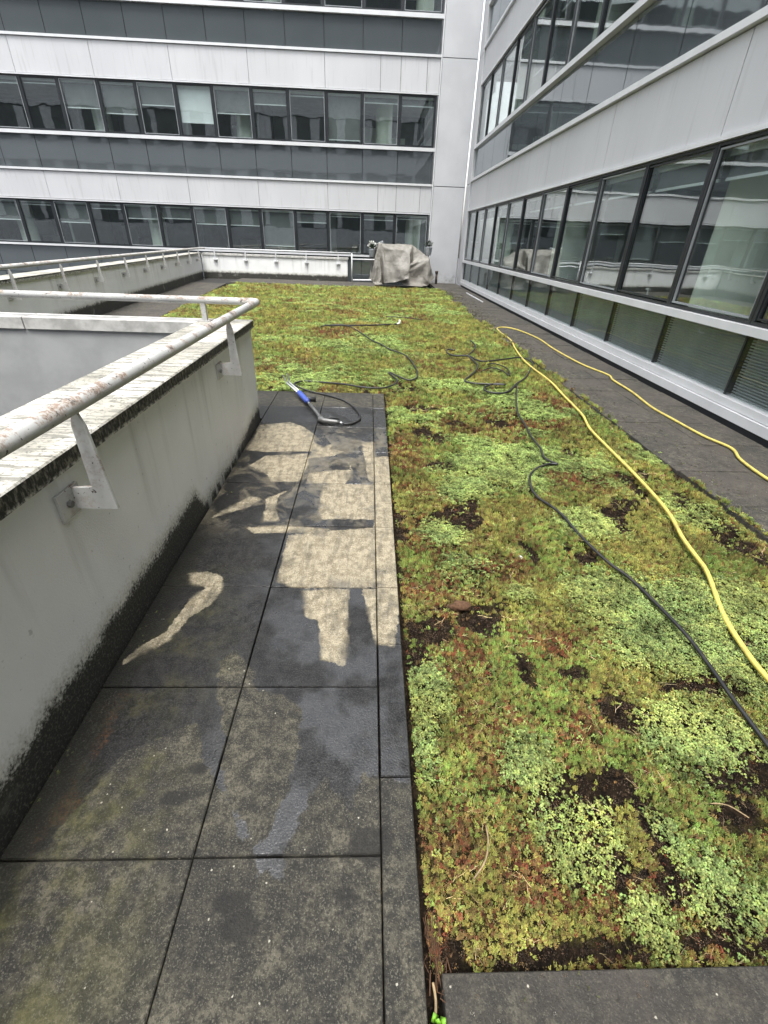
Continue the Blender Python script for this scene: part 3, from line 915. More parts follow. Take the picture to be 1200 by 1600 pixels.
# back strip in front of the far parapet, and the strip along the left parapet
BP = tag(MB().box(-6.6, 0.22, 19.25, 21.3, -0.139, -0.01).build('pavement', 'deck_membrane'),
         'raised dark slab strip in front of the far parapet wall', kind='structure')
x = -5.2
while x < 0.15:
    x2 = min(x + 0.905, 0.22)
    slab(BP, 'slab', x + J, x2 - J, 19.22, 19.82, 0.045, 'paving_old', 0, 0.10)
    slab(BP, 'slab', x + J, x2 - J, 19.83, 21.28, 0.043, 'paving_old', 0, 0.06)
    x = x2
LW0, LW1 = Vector((-5.30, 6.0)), Vector((-6.78, 21.3))       # face line of the left parapet
def lw(y): return LW0.x + (LW1.x - LW0.x) * (y - LW0.y) / (LW1.y - LW0.y)
LP = tag(MB().add([(-5.5, 4.6, -0.06), (-4.0, 4.6, -0.06), (-5.5, 19.2, -0.06), (-6.9, 19.2, -0.06), (-5.5, 4.6, -0.13), (-4.0, 4.6, -0.13), (-5.5, 19.2, -0.13), (-6.9, 19.2, -0.13)],
                  [(0, 1, 2, 3), (4, 7, 6, 5), (0, 4, 5, 1), (1, 5, 6, 2), (2, 6, 7, 3), (3, 7, 4, 0)]).build('pavement', 'deck_membrane'),
         'dark slab strip along the foot of the left parapet wall', kind='structure')
yy = 6.6
while yy < 19.1:
    y2 = min(yy + 0.9, 19.2)
    for q in range(2):
        w = 0.62
        xa, xb = lw(yy) + 0.02 + q * w, lw(y2) + 0.02 + q * w
        me = MB()
        me.add([(xa + J, yy + J, 0.0), (xa + w - J, yy + J, 0.0), (xb + w - J, y2 - J, 0.0), (xb + J, y2 - J, 0.0),
                (xa + J, yy + J, -0.06), (xa + w - J, yy + J, -0.06), (xb + w - J, y2 - J, -0.06), (xb + J, y2 - J, -0.06)],
               [(0, 1, 2, 3), (0, 4, 5, 1), (1, 5, 6, 2), (2, 6, 7, 3), (3, 7, 4, 0)])
        me.build('slab', 'paving_old', LP)
    yy = y2

# ------------------------------------------------------------------ near parapet and its handrail
PW = thing('parapet_wall', 'grey rendered low wall with black mossy foot beside the slab path, enclosing a light well', 'wall', (-1.27, 2, 0))
wb = MB()
wb.box(-1.47, -1.07, -3.0, 4.47, -3.2, 0.864)
wb.build('wall_body', 'parapet_render', PW)
MB().box(-5.6, -1.473, 4.32, 4.468, -3.2, 0.864).build('wall_body', 'well_render_shaded', PW)  # back wall of the well, toned down in colour against the sun
for a, b in ((-3.0, 4.518),):
    MB().box(-1.49, -1.05, a, b, 0.866, 0.932, bev=0.006).build('coping', 'coping_concrete', PW)
for a, b in ((-5.6, -2.965), (-2.953, -1.493)):
    MB().box(a, b, 4.30, 4.518, 0.835, 0.931, bev=0.005).build('coping', 'coping_clean', PW)
MB().box(-5.75, -5.602, -3, 4.47, -3.2, 0.86).build('wall_body', 'parapet_render', PW)
far_parent_fix(PW)

HR = thing('handrail', 'thick peeling white tube handrail over the near wall coping', 'handrail', (-1.02, 2, 0.9))
Rr, zr, xr, yr = 0.029, 1.10, -0.965, 4.37
MB().tube([(xr, -2.5, zr), (xr, yr - 0.03, zr), (xr - 0.012, yr - 0.008, zr), (xr - 0.035, yr, zr), (-5.6, yr, zr)], Rr, 20).build('rail', 'rail_paint', HR, smooth=True)
def bracket(parent, base, out, along, zb=0.70, zt=1.05, mat='rail_paint'):
    """wall plate with bolt, short arm outwards and a tall blade up to the rail"""
    B, O, A = Vector(base), Vector(out), Vector(along)
    mp = lambda a, o, z: tuple(B + A * a + O * o + Vector((0, 0, z)))
    br = MB()
    t = 0.007
    prof = [(0.012, zb), (0.156, zb), (0.128, zt - 0.05), (0.112, zt), (0.095, zt), (0.084, zt - 0.05), (0.086, zb + 0.088), (0.012, zb + 0.084)]
    n = len(prof)
    vs = [mp(-t, o, z) for o, z in prof] + [mp(t, o, z) for o, z in prof]
    fs = [(0, 1, 6, 7), (1, 2, 5, 6), (2, 3, 4, 5), (n + 7, n + 6, n + 1, n), (n + 6, n + 5, n + 2, n + 1), (n + 5, n + 4, n + 3, n + 2)]
    for i in range(n):
        j = (i + 1) % n
        fs.append((j, i, n + i, n + j))
    br.add(vs, fs)
    o = br.build('bracket', mat, parent)
    MB().box(-0.095, 0.035, 0.0, 0.012, zb - 0.012, zb + 0.090, mp).build('wall_plate', mat, o)
    bt = MB()
    bt.tube([mp(-0.045, 0.012, zb + 0.04), mp(-0.045, 0.026, zb + 0.04)], 0.013, 6)
    bt.build('bolt', 'grey_metal', o)
    return o
for yb in (-0.42, 1.50, 3.42):
    bracket(HR, (-1.07, yb, 0), (1, 0, 0), (0, 1, 0), 0.712, 1.078)
for xb in (-1.43, -3.30, -5.1):
    MB().box(xb - 0.02, xb + 0.02, yr - 0.02, yr + 0.02, 0.932, zr - 0.02).build('post', 'rail_paint', HR)
    MB().box(xb - 0.05, xb + 0.05, yr - 0.05, yr + 0.05, 0.9315, 0.938).build('foot_plate', 'rail_paint', HR)
far_parent_fix(HR)

# ------------------------------------------------------------------ left and far parapet with handrail
PW2 = thing('parapet_wall', 'white L-shaped parapet wall around the far left corner of the planting', 'wall', (-6, 14, 0))
dirv = (LW1 - LW0).normalized()
nrm = Vector((dirv.y, -dirv.x))                                   # towards the terrace (+x)
if nrm.x < 0: nrm = -nrm
def lwm(a, o, z):
    p = LW0 + dirv * a + nrm * o
    return (p.x, p.y, z)
LEN = (LW1 - LW0).length
ZT = 0.895
MB().box(-3.0, LEN, -0.36, 0.0, -3, ZT - 0.06, lwm).build('wall_body', 'parapet_render', PW2)
MB().box(-3.0, LEN + 0.1, -0.40, 0.03, ZT - 0.058, ZT, lwm).build('coping', 'coping_concrete', PW2)
MB().box(-6.74, -2.53, 21.30, 21.62, -0.13, ZT - 0.062).build('wall_body', 'parapet_render', PW2)
MB().box(-2.522, -0.90, 21.30, 21.62, -0.13, ZT - 0.062).build('wall_body', 'parapet_render', PW2)
MB().box(-6.70, -0.87, 21.26, 21.66, ZT - 0.059, ZT + 0.006).build('coping', 'coping_clean', PW2)
far_parent_fix(PW2)

HR2 = thing('handrail', 'long white handrail on brackets following the far left parapet wall', 'handrail', (-6, 14, 0.9))
rail_pts = [lwm(-3, 0.06, 1.06), lwm(LEN - 0.25, 0.06, 1.06), (-6.66, 21.22, 1.06), (-6.55, 21.26, 1.06), (-0.80, 21.24, 1.075)]
MB().tube(rail_pts[:2] + rail_pts[2:4], 0.035, 10).build('rail', 'rail_paint', HR2, smooth=True)
MB().tube([(-6.55, 21.26, 1.06), (-0.78, 21.24, 1.075)], 0.026, 10).build('rail', 'white_rail', HR2, smooth=True)
MB().tube([(-0.80, 21.25, 1.07), (-0.80, 21.60, 1.07)], 0.024, 8).build('rail', 'white_rail', HR2, smooth=True)
for a in (0.3, 1.9, 3.5, 5.1, 6.7, 8.3, 9.9, 11.5, 13.1, 14.6):
    p = lwm(a, 0, 0)
    bracket(HR2, p, (nrm.x, nrm.y, 0), (dirv.x, dirv.y, 0), 0.62, 1.03)
for x in (-6.19, -4.98, -3.77, -2.55, -1.27):
    mp_ = lambda a, o, z, X=x: (X + a, 21.30 - o, z)
    o = MB().box(-0.02, 0.02, 0.03, 0.07, 0.70, 1.04, mp_).build('bracket', 'white_rail', HR2)
    MB().box(-0.075, 0.075, 0.0, 0.09, 0.665, 0.70, mp_).build('wall_plate', 'white_rail', o)
far_parent_fix(HR2)

GR = thing('guard_rail', 'low white tube gate between the far parapet end and the covered object', 'railing', (-0.3, 21.5, 0))
MB().tube([(-0.72, 21.3, 0.045), (-0.72, 21.3, 1.07)], 0.026, 8).build('post', 'white_rail', GR, smooth=True)
MB().tube([(-0.72, 21.34, 0.86), (1.2, 21.9, 0.86)], 0.024, 8).build('rail', 'white_rail', GR, smooth=True)
MB().tube([(-0.72, 21.34, 0.10), (1.2, 21.9, 0.10)], 0.035, 8).build('rail', 'white_rail', GR, smooth=True)
MB().tube([(1.2, 21.9, 0.0), (1.2, 21.9, 0.89)], 0.026, 8).build('post', 'white_rail', GR, smooth=True)
far_parent_fix(GR)

# ------------------------------------------------------------------ planting: soil and sedum
# --- where each kind grows: measured patches (x, y, rx, ry) plus noise
PALE = [(0.62, 0.94, 0.09, 0.14), (0.68, 0.74, 0.13, 0.11), (0.80, 0.50, 0.08, 0.085), (1.06, 0.55, 0.13, 0.12), (1.28, 1.08, 0.22, 0.16),
        (0.27, 1.27, 0.10, 0.15), (1.35, 1.85, 0.26, 0.25), (1.60, 1.50, 0.28, 0.24), (1.30, 1.55, 0.15, 0.13), (1.9, 1.75, 0.35, 0.25),
        (0.82, 1.86, 0.07, 0.07), (0.24, 1.05, 0.05, 0.12), (0.98, 0.72, 0.05, 0.06), (0.5, 2.5, 0.16, 0.2), (1.5, 2.6, 0.2, 0.2), (0.75, 3.1, 0.2, 0.25), (0.95, 3.6, .25, .2)]
BARE = [(1.06, 1.15, 0.13, 0.07), (0.90, 0.90, 0.07, 0.09), (0.58, 1.68, 0.12, 0.09), (0.33, 1.62, 0.13, 0.10), (0.86, 0.86, 0.10, 0.06), (0.99, 2.28, 0.06, 0.12),
        (1.24, 0.80, 0.10, 0.06), (1.15, 0.45, 0.28, 0.045), (0.23, 0.45, 0.05, 0.06), (0.92, 1.35, 0.09, 0.04), (1.45, 1.29, 0.22, 0.035), (0.55, 1.79, 0.22, 0.03),
        (0.7, 1.4, 0.05, 0.08), (0.75, 0.6, 0.03, 0.03), (0.93, 0.62, 0.06, 0.07), (2.4, 2.6, 0.12, 0.5), (2.1, 3.2, 0.06, 0.3), (1.9, 2.9, 0.12, 0.12), (0.60, 0.44, 0.25, 0.03), (0.6, 5.0, .2, .15)]
RED = [(0.45, 2.45, 0.22, 0.25), (0.65, 2.75, 0.14, 0.2), (0.44, 1.95, 0.18, 0.10), (0.28, 0.72, 0.10, 0.12), (0.90, 1.55, 0.16, 0.12), (1.6, 4.8, 0.5, 0.5), (1.75, 3.35, 0.3, 0.3),
       (-0.7, 9.5, 0.5, 0.6), (-1.4, 6.9, 0.5, 0.4), (0.85, 1.12, 0.08, 0.07), (0.5, 0.62, 0.10, 0.08), (0.75, 2.1, .2, .1), (2.2, 5.2, .2, .5)]
def gauss(lst, x, y):
    v = np.zeros_like(x)
    for a, b, rx, ry in lst:
        q = ((x - a) / rx) ** 2 + ((y - b) / ry) ** 2
        v = np.maximum(v, np.exp(-0.7 * q * q))
    return v

def bound_left(y):
    return np.where(y < 5.52, 0.165 + 0.0065 * np.minimum(y, 4.5) + 0.012, np.where(y < 6.4, -1.9, lw(np.maximum(y, 6.4)) + 1.29))
XR_T = 2.64
def soil_h(x, y):
    e = np.minimum(np.minimum(x - bound_left(y), XR_T - x), y - 0.41)
    return -0.052 + 0.030 * (fbm(x, y, 3.0, 5) - 0.5) * 2 + 0.026 * (fbm(x, y, 13, 9) - 0.5) * 2 + 0.022 * np.clip(e / 0.12, 0, 1)
sv_, sf_ = [], []
def soil_grid(x0, x1, y0, y1, st):
    xs = np.arange(x0, x1 + st * 0.5, st); ys = np.arange(y0, y1 + st * 0.5, st)
    X, Y = np.meshgrid(xs, ys)
    bl = bound_left(Y)
    X = np.maximum(X, np.minimum(bl - 0.006, XR_T))
    Z = soil_h(X, Y)
    o = sum(len(q) for q in sv_)
    sv_.append(np.stack([X, Y, Z], -1).reshape(-1, 3))
    C = len(xs)
    for i in range(len(ys) - 1):
        for j in range(C - 1):
            a = o + i * C + j
            if X[i, j + 1] - X[i, j] < 1e-6 and X[i + 1, j + 1] - X[i + 1, j] < 1e-6: continue
            sf_.append((a, a + 1, a + C + 1, a + C))
soil_grid(0.17, XR_T, 0.395, 3.4, 0.02)
soil_grid(0.17, XR_T, 3.4, 5.52, 0.04)
soil_grid(-5.2, XR_T, 5.52, 19.24, 0.12)
me = bpy.data.meshes.new('planting_soil')
me.from_pydata(np.vstack(sv_).tolist(), [], sf_)
allp = np.vstack(sv_)
at_ = me.attributes.new('moss', 'FLOAT', 'POINT')
bx_, by_ = allp[:, 0], allp[:, 1]
moss_ = 1 - np.clip((np.maximum(gauss(BARE, bx_, by_), np.clip((fbm(bx_, by_, 2.6, 31) - 0.56) * 6, 0, 1)) + 0.6 * (fbm(bx_, by_, 22, 80, 3) - 0.5) - 0.25) * 2.5, 0, 1)
edge_ = np.minimum(np.minimum(bx_ - bound_left(by_), XR_T - bx_), by_ - 0.41)
moss_ = moss_ * np.clip(edge_ / 0.04, 0, 1)
at_.data.foreach_set('value', moss_.astype(np.float32))
me.materials.append(M['soil'])
me.polygons.foreach_set('use_smooth', [True] * len(me.polygons))
tag(link('planting_soil', me), 'dark brown substrate under the sedum planting', kind='structure')
# narrow gap fill between kerbs
tag(MB().box(0.168, 0.2095, -2.4, 0.395, -0.138, -0.045).build('soil_gap', 'soil'), 'soil filled gap between the two kerbs', kind='structure')

# --- sedum sprig prototypes
def leaf(mb, base, direction, length, width, flat=0.7):
    d_ = Vector(direction).normalized()
    a = d_.cross(Vector((0, 0, 1)))
    if a.length < 1e-3: a = Vector((1, 0, 0))
    a.normalize(); b = a.cross(d_)
    B = Vector(base)
    mid_ = B + d_ * length * 0.55
    vs = [B, mid_ + a * width, mid_ + b * width * flat, mid_ - a * width, mid_ - b * width * flat, B + d_ * length]
    mb.add(vs, [(0, 2, 1), (0, 3, 2), (0, 4, 3), (0, 1, 4), (5, 1, 2), (5, 2, 3), (5, 3, 4), (5, 4, 1)])

def proto(name, mb):
    me = mb.mesh(name, 'sedum_leaf', smooth=True)
    return bpy.data.objects.new(name, me)
P0 = MB()                                                     # plump pale rosettes on a short stem, three heads
for hx, hy, hz, sc in ((0, 0, 0.55, 1.0), (0.75, 0.2, 0.38, 0.8), (-0.45, 0.65, 0.32, 0.8)):
    for i in range(13):
        t = i / 12
        an = i * 2.4
        el = math.radians(8 + 78 * t)
        dv = (math.cos(an) * math.cos(el), math.sin(an) * math.cos(el), math.sin(el))
        leaf(P0, (hx, hy, hz + 0.25 * t * sc), dv, (0.55 - 0.22 * t) * sc, 0.19 * sc, 0.8)
P1 = MB()                                                     # upright stems with small leaves (yellow green)
for k in range(5):
    bx, by = random.uniform(-0.6, 0.6), random.uniform(-0.6, 0.6)
    lean = Vector((random.uniform(-0.35, 0.35), random.uniform(-0.35, 0.35), 1)).normalized()
    H = random.uniform(0.9, 1.9)
    for i in range(9):
        t = i / 8
        an = i * 2.4 + k
        el = math.radians(5 + 65 * t)
        p = Vector((bx, by, 0)) + lean * H * (0.25 + 0.75 * t)
        leaf(P1, p, (math.cos(an) * math.cos(el), math.sin(an) * math.cos(el), math.sin(el)), 0.42 - 0.1 * t, 0.125, 0.7)
P2 = MB()                                                     # low moss tuft
for i in range(22):
    an = random.uniform(0, 6.283); r_ = random.uniform(0, 0.8)
    el = math.radians(random.uniform(35, 85))
    leaf(P2, (r_ * math.cos(an), r_ * math.sin(an), 0), (math.cos(an) * math.cos(el), math.sin(an) * math.cos(el), math.sin(el)), random.uniform(0.35, 0.7), 0.10, 0.6)
P3 = MB()                                                     # dry crumbs and dead leaves lying flat
for i in range(10):
    an = random.uniform(0, 6.283); r_ = random.uniform(0, 1.0)
    an2 = random.uniform(0, 6.283)
    leaf(P3, (r_ * math.cos(an), r_ * math.sin(an), random.uniform(0.02, 0.2)), (math.cos(an2), math.sin(an2), random.uniform(-0.2, 0.5)), random.uniform(0.3, 0.6), 0.10, 0.4)
P5 = MB()                                                     # pale dry straws
for i in range(3):
    an = random.uniform(0, 6.283); q = random.uniform(1.5, 3.6)
    o_ = Vector((random.uniform(-0.8, 0.8), random.uniform(-0.8, 0.8), 0.6))
    d_ = Vector((math.cos(an), math.sin(an), random.uniform(-0.1, 0.3)))
    P5.tube([o_, o_ + d_ * q * 0.5 + Vector((0.1, 0.15, 0.15)), o_ + d_ * q], 0.055, 4)
P4 = MB()                                                     # crumbs of bare earth
for i in range(7):
    an = random.uniform(0, 6.283); r_ = random.uniform(0, 1.1); q = random.uniform(0.12, 0.42)
    leaf(P4, (r_ * math.cos(an), r_ * math.sin(an), 0.0), (random.uniform(-1, 1), random.uniform(-1, 1), 0.5), q * 1.6, q * 0.6, 0.9)
protos = [proto('sedum_rosette', P0), proto('sedum_stem', P1), proto('moss_tuft', P2), proto('dry_leaf', P3), proto('earth_crumb', P4), proto('straw', P5)]

pts, typ, scl, rot, tint = [], [], [], [], []
def scatter(x0, x1, y0, y1, n):
    x = rng.uniform(x0, x1, n); y = rng.uniform(y0, y1, n)
    ok = (x > bound_left(y) + 0.01) & (x < XR_T + 0.01 + 0.16 * (fbm(x, y, 2.6, 40) - 0.5) * 2) & (y > 0.415) & (y < 19.22)
    x, y = x[ok], y[ok]
    s = 0.0070 + 0.0020 * y
    px = x + 0.10 * (fbm(x, y, 5, 60) - 0.5); py = y + 0.14 * (fbm(x, y, 5, 70) - 0.5)
    edgeN = fbm(x, y, 22, 80, 3) - 0.5
    far = np.clip((y - 3.5) / 3, 0, 1)
    pale = gauss(PALE, px, py) + 0.5 * edgeN
    pale = np.maximum(pale, np.clip((fbm(x, y * 1.2, 1.5, 11) - 0.54) * 6, 0, 1) * np.clip((y - 1.6) / 1.0, 0, 1))
    red = np.maximum(gauss(RED, px, py), np.clip((fbm(x, y * 1.3, 1.9, 21) - 0.575) * 6, 0, 0.85)) * 0.85 + 0.5 * edgeN
    bare = np.maximum(gauss(BARE, px, py), np.clip((fbm(x, y, 2.6, 31) - 0.60) * 7, 0, 1) * (1 - 0.55 * far)) + 0.7 * edgeN
    # mat seams
    sx = np.abs(((x - 0.62) / 0.62) % 1 - 0.5) * 0.62; sx = 0.31 - sx
    sy = np.abs(((y - 0.85) / 1.22) % 1 - 0.5) * 1.22; sy = 0.61 - sy
    seam = np.clip(1 - sy / 0.03, 0, 1) * (fbm(x, y, 1.6, 91) > 0.47) + np.clip(1 - sx / 0.025, 0, 1) * (fbm(x, y, 1.1, 95) > 0.55)
    lush = fbm(x, y, 1.2, 51)
    u = rng.random(len(x))
    dens = 0.55 + 0.6 * lush
    dens = np.where(pale > 0.5, 1.0, dens)
    bareness = np.clip((bare - 0.35) * 2.2, 0, 1)
    dens = dens * (1 - 0.70 * np.where(pale > 0.55, 0.2, 1) * bareness) * (1 - 0.6 * np.clip(seam, 0, 1))
    keep = u < np.clip(dens, 0.02, 1)
    x, y, s, pale, red, lush, bareness, far = (q[keep] for q in (x, y, s, pale, red, lush, bareness, far))
    n = len(x)
    r1, r2 = rng.random(n), rng.random(n)
    ispale = pale + 0.95 * (rng.random(n) - 0.5) + 0.12 * (lush - 0.5) > 0.50
    t = np.where(ispale, 0, np.where(red + 0.9 * (r1 - 0.5) > 0.55, np.where(r2 < 0.5, 3, 1), np.where(r2 < 0.16, 2, np.where(r2 < 0.90, 1, 3))))
    t = np.where((bareness > 0.5) & (r1 < 0.5), 3, t)
    t = np.where((bareness > 0.35) & (rng.random(n) < 0.75) & (t != 0), 4, t)
    t = np.where((t == 0) & (r2 > 0.93), 1, t)
    c = np.zeros((n, 3))
    hue = np.clip((fbm(x, y * 1.4, 2.3, 61, 5) - 0.38) / 0.24, 0, 1)[:, None]
    hue = np.clip(hue + rng.normal(0, 0.33, (n, 1)), 0, 1)
    yg = np.array([0.325, 0.31, 0.08]) * (1 - hue) + np.array([0.21, 0.30, 0.07]) * hue
    ol = np.array([0.25, 0.19, 0.06])
    pal = np.array([0.265, 0.30, 0.088]) * (1 - hue) + np.array([0.19, 0.255, 0.085]) * hue
    fy = np.clip((y - 2.2) / 2.5, 0, 1)[:, None]
    pal = pal * (1 - fy) + np.array([0.225, 0.295, 0.085]) * fy
    rd = np.array([0.20, 0.065, 0.034]); br = np.array([0.18, 0.11, 0.05]); org = np.array([0.33, 0.20, 0.07])
    c[:] = np.where((r1 < 0.22)[:, None], ol, yg)
    c = np.where((t == 0)[:, None], pal, c)
    isred = ((red + 1.2 * (rng.random(n) - 0.5) > 0.58) | (rng.random(n) < 0.045)) & (t != 0)
    c = np.where(isred[:, None], np.where((r1 < 0.35)[:, None], rd, np.where((r1 < 0.75)[:, None], br, np.where((r1 < .88)[:, None], org, ol))), c)
    c = np.where(((t == 3) & ~isred)[:, None], np.where((r1 < 0.6)[:, None], br * 0.9, np.array([0.24, 0.19, 0.10])), c)
    g_ = np.clip(far, 0, 1)[:, None]
    t = np.where((rng.random(n) < 0.012) & (t != 0), 5, t)
    c = np.where((t == 5)[:, None], np.array([0.42, 0.33, 0.18]), c)
    c = np.where((t == 4)[:, None], np.array([0.030, 0.021, 0.014]) * rng.uniform(0.5, 3.4, (n, 1)), c)
    c = c * rng.uniform(0.40, 1.55, (n, 1)) * (0.50 + 1.1 * fbm(x, y, 11, 131, 3))[:, None] * (0.72 + 0.62 * fbm(x, y * 1.5, 2.8, 171, 3))[:, None] * rng.uniform(0.92, 1.08, (n, 3))
    z = np.where(x > 2.63, 0.001, soil_h(x, y)) + np.where(t == 0, 0.012 + 0.012 * np.clip(pale, 0, 1), 0.002)
    s = s * rng.uniform(0.55, 1.5, n) * np.where(t == 2, 0.85, 1) * np.where(t == 0, 0.95, 1)
    pts.append(np.stack([x, y, z], -1)); typ.append(t); scl.append(s); tint.append(c)
    rot.append(np.stack([rng.normal(0, 0.22, n), rng.normal(0, 0.22, n), rng.uniform(0, 6.283, n)], -1))

def dens_at(y): return (1.9 if y < 4 else 1.4) / (0.0070 + 0.0020 * y) ** 2
y = 0.41
while y < 19.2:
    dy = 0.25 if y < 5.5 else 0.6
    y2 = min(y + dy, 19.24)
    x0 = 0.17 if y2 <= 5.53 else -4.9
    scatter(x0, XR_T + 0.15, y, y2, int(dens_at((y + y2) / 2) * (XR_T + 0.15 - x0) * (y2 - y)))
    y = y2
pts = np.vstack(pts); typ = np.concatenate(typ).astype(np.int32); scl = np.concatenate(scl); rot = np.vstack(rot); tint = np.vstack(tint)
print('sedum sprigs', len(pts))
me = bpy.data.meshes.new('sedum')
me.vertices.add(len(pts))
me.vertices.foreach_set('co', pts.astype(np.float32).ravel())
for nm, ty, dat, key in (('kind_index', 'INT', typ, 'value'), ('size', 'FLOAT', scl.astype(np.float32), 'value'),
                         ('turn', 'FLOAT_VECTOR', rot.astype(np.float32).ravel(), 'vector')):
    a = me.attributes.new(nm, ty, 'POINT'); a.data.foreach_set(key, dat)
a = me.attributes.new('tint', 'FLOAT_COLOR', 'POINT')
a.data.foreach_set('color', np.hstack([tint, np.ones((len(tint), 1))]).astype(np.float32).ravel())
me.update()
SED = tag(link('sedum', me), 'patchy green, yellow and russet sedum and moss covering the roof bed', kind='stuff')

ng = bpy.data.node_groups.new('sedum_scatter', 'GeometryNodeTree')
ng.interface.new_socket('Geometry', in_out='INPUT', socket_type='NodeSocketGeometry')
ng.interface.new_socket('Geometry', in_out='OUTPUT', socket_type='NodeSocketGeometry')
gi, go = ng.nodes.new('NodeGroupInput'), ng.nodes.new('NodeGroupOutput')
join = ng.nodes.new('GeometryNodeJoinGeometry')
def named(nm, ty):
    o = ng.nodes.new('GeometryNodeInputNamedAttribute'); o.data_type = ty
    o.inputs['Name'].default_value = nm
    return o.outputs['Attribute']
for k, po in enumerate(protos):
    ip = ng.nodes.new('GeometryNodeInstanceOnPoints')
    oi = ng.nodes.new('GeometryNodeObjectInfo'); oi.inputs['Object'].default_value = po
    oi.inputs['As Instance'].default_value = True
    cmp_ = ng.nodes.new('FunctionNodeCompare'); cmp_.data_type = 'INT'; cmp_.operation = 'EQUAL'
    ng.links.new(named('kind_index', 'INT'), cmp_.inputs[2])
    cmp_.inputs[3].default_value = k
    e2r = ng.nodes.new('FunctionNodeEulerToRotation')
    ng.links.new(named('turn', 'FLOAT_VECTOR'), e2r.inputs[0])
    ng.links.new(gi.outputs[0], ip.inputs['Points'])
    ng.links.new(cmp_.outputs[0], ip.inputs['Selection'])
    ng.links.new(oi.outputs['Geometry'], ip.inputs['Instance'])
    ng.links.new(e2r.outputs[0], ip.inputs['Rotation'])
    ng.links.new(named('size', 'FLOAT'), ip.inputs['Scale'])
    ng.links.new(ip.outputs[0], join.inputs[0])
ng.links.new(join.outputs[0], go.inputs[0])
md = SED.modifiers.new('scatter', 'NODES'); md.node_group = ng

# dry crumbs, soil and bits of moss blown onto the walkway and along the kerbs
nd = 5200
xd = np.concatenate([2.62 + np.abs(rng.normal(0, 0.28, nd)), rng.uniform(0.02, 0.19, 260), rng.uniform(0.2, 2.4, 500), -1.06 + np.abs(rng.normal(0, 0.05, 500))])
yd = np.concatenate([0.42 + 19 * rng.random(nd) ** 1.6, rng.uniform(0.1, 5.4, 260), rng.uniform(0.12, 0.40, 500), rng.uniform(0.3, 4.4, 500)])
okd = (xd < 3.82) & (fbm(xd, yd, 2.0, 140) > 0.40)
xd, yd = xd[okd], yd[okd]
n = len(xd)
me = bpy.data.meshes.new('debris')
me.vertices.add(n)
me.vertices.foreach_set('co', np.stack([xd, yd, np.full(n, 0.006)], -1).astype(np.float32).ravel())
u = rng.random(n)
kd = np.where(u < 0.45, 4, np.where(u < 0.86, 3, 2)).astype(np.int32)
cd = np.where((u < 0.45)[:, None], np.array([0.035, 0.026, 0.018]), np.where((u < 0.78)[:, None], np.array([0.14, 0.10, 0.06]), np.where((u < 0.86)[:, None], np.array([0.42, 0.40, 0.34]), np.array([0.16, 0.18, 0.05])))) * rng.uniform(0.5, 1.5, (n, 1))
for nm, ty, dat, key in (('kind_index', 'INT', kd, 'value'), ('size', 'FLOAT', ((0.004 + 0.0011 * yd) * rng.uniform(0.5, 1.5, n)).astype(np.float32), 'value'),
                         ('turn', 'FLOAT_VECTOR', np.stack([np.zeros(n), np.zeros(n), rng.uniform(0, 6.283, n)], -1).astype(np.float32).ravel(), 'vector')):
    a = me.attributes.new(nm, ty, 'POINT'); a.data.foreach_set(key, dat)
a = me.attributes.new('tint', 'FLOAT_COLOR', 'POINT')
a.data.foreach_set('color', np.hstack([cd, np.ones((n, 1))]).astype(np.float32).ravel())
me.update()
DEB = tag(link('debris', me), 'crumbs of soil, moss and dry leaf scattered over the slabs and walkway', kind='stuff')
DEB.modifiers.new('scatter', 'NODES').node_group = ng

# ------------------------------------------------------------------ hoses
YEL = [(3.28, 3.29), (3.33, 3.68), (3.43, 3.95), (3.36, 4.26), (3.33, 4.77), (3.32, 5.19), (3.4, 5.8), (3.42, 6.38), (3.48, 6.68), (3.35, 7.33), (3.31, 8.44), (3.35, 9.46), (3.23, 10.36), (3.04, 10.74), (2.81, 10.63), (2.74, 10.11), (2.73, 9.23), (2.56, 8.34), (2.47, 7.6), (2.43, 6.97), (2.44, 6.15), (2.4, 5.54), (2.33, 4.79), (2.25, 4.38), (2.2, 3.86), (2.19, 3.43), (2.15, 3.01), (2.1, 2.68), (2.03, 2.4), (1.99, 2.19), (1.95, 2.03), (1.82, 1.7), (1.77, 1.47), (1.75, 1.3), (1.75, 0.9)]
YEL = [(3.30, 2.2), (3.29, 2.8)] + YEL
BA = [(1.95, 6.0), (1.79, 5.44), (1.63, 4.81), (1.61, 4.46), (1.57, 4.12), (1.56, 3.81), (1.53, 3.64), (1.55, 3.56), (1.60, 3.49), (1.55, 3.50), (1.49, 3.48), (1.39, 3.4), (1.29, 3.24), (1.24, 3.03), (1.25, 2.89), (1.3, 2.78), (1.34, 2.65), (1.36, 2.47), (1.39, 2.29), (1.43, 2.12), (1.48, 2.0), (1.52, 1.77), (1.54, 1.54), (1.53, 1.35), (1.52, 1.18), (1.52, 0.9)]
BB = [(1.9, 8.94), (1.88, 8.43), (1.77, 8.02), (1.61, 7.61), (1.61, 7.32), (1.63, 6.96), (1.5, 6.54), (1.38, 6.3), (1.28, 6.08), (1.37, 5.98), (1.51, 5.95), (1.77, 5.9), (1.64, 5.94), (1.48, 5.8), (1.47, 5.61), (1.6, 5.55), (1.74, 5.62), (1.94, 5.98), (2.15, 6.3), (2.41, 6.88), (2.53, 7.24), (2.45, 7.58), (2.14, 7.42), (1.74, 7.2), (1.6, 7.55), (1.37, 7.58), (1.29, 7.78), (1.33, 8.0), (1.46, 8.0)]
BC = [(1.62, 6.63), (1.74, 6.8), (1.84, 6.82), (1.93, 6.66), (1.97, 6.43), (2.03, 6.75), (1.99, 7.0), (1.89, 7.11), (1.79, 7.03)]
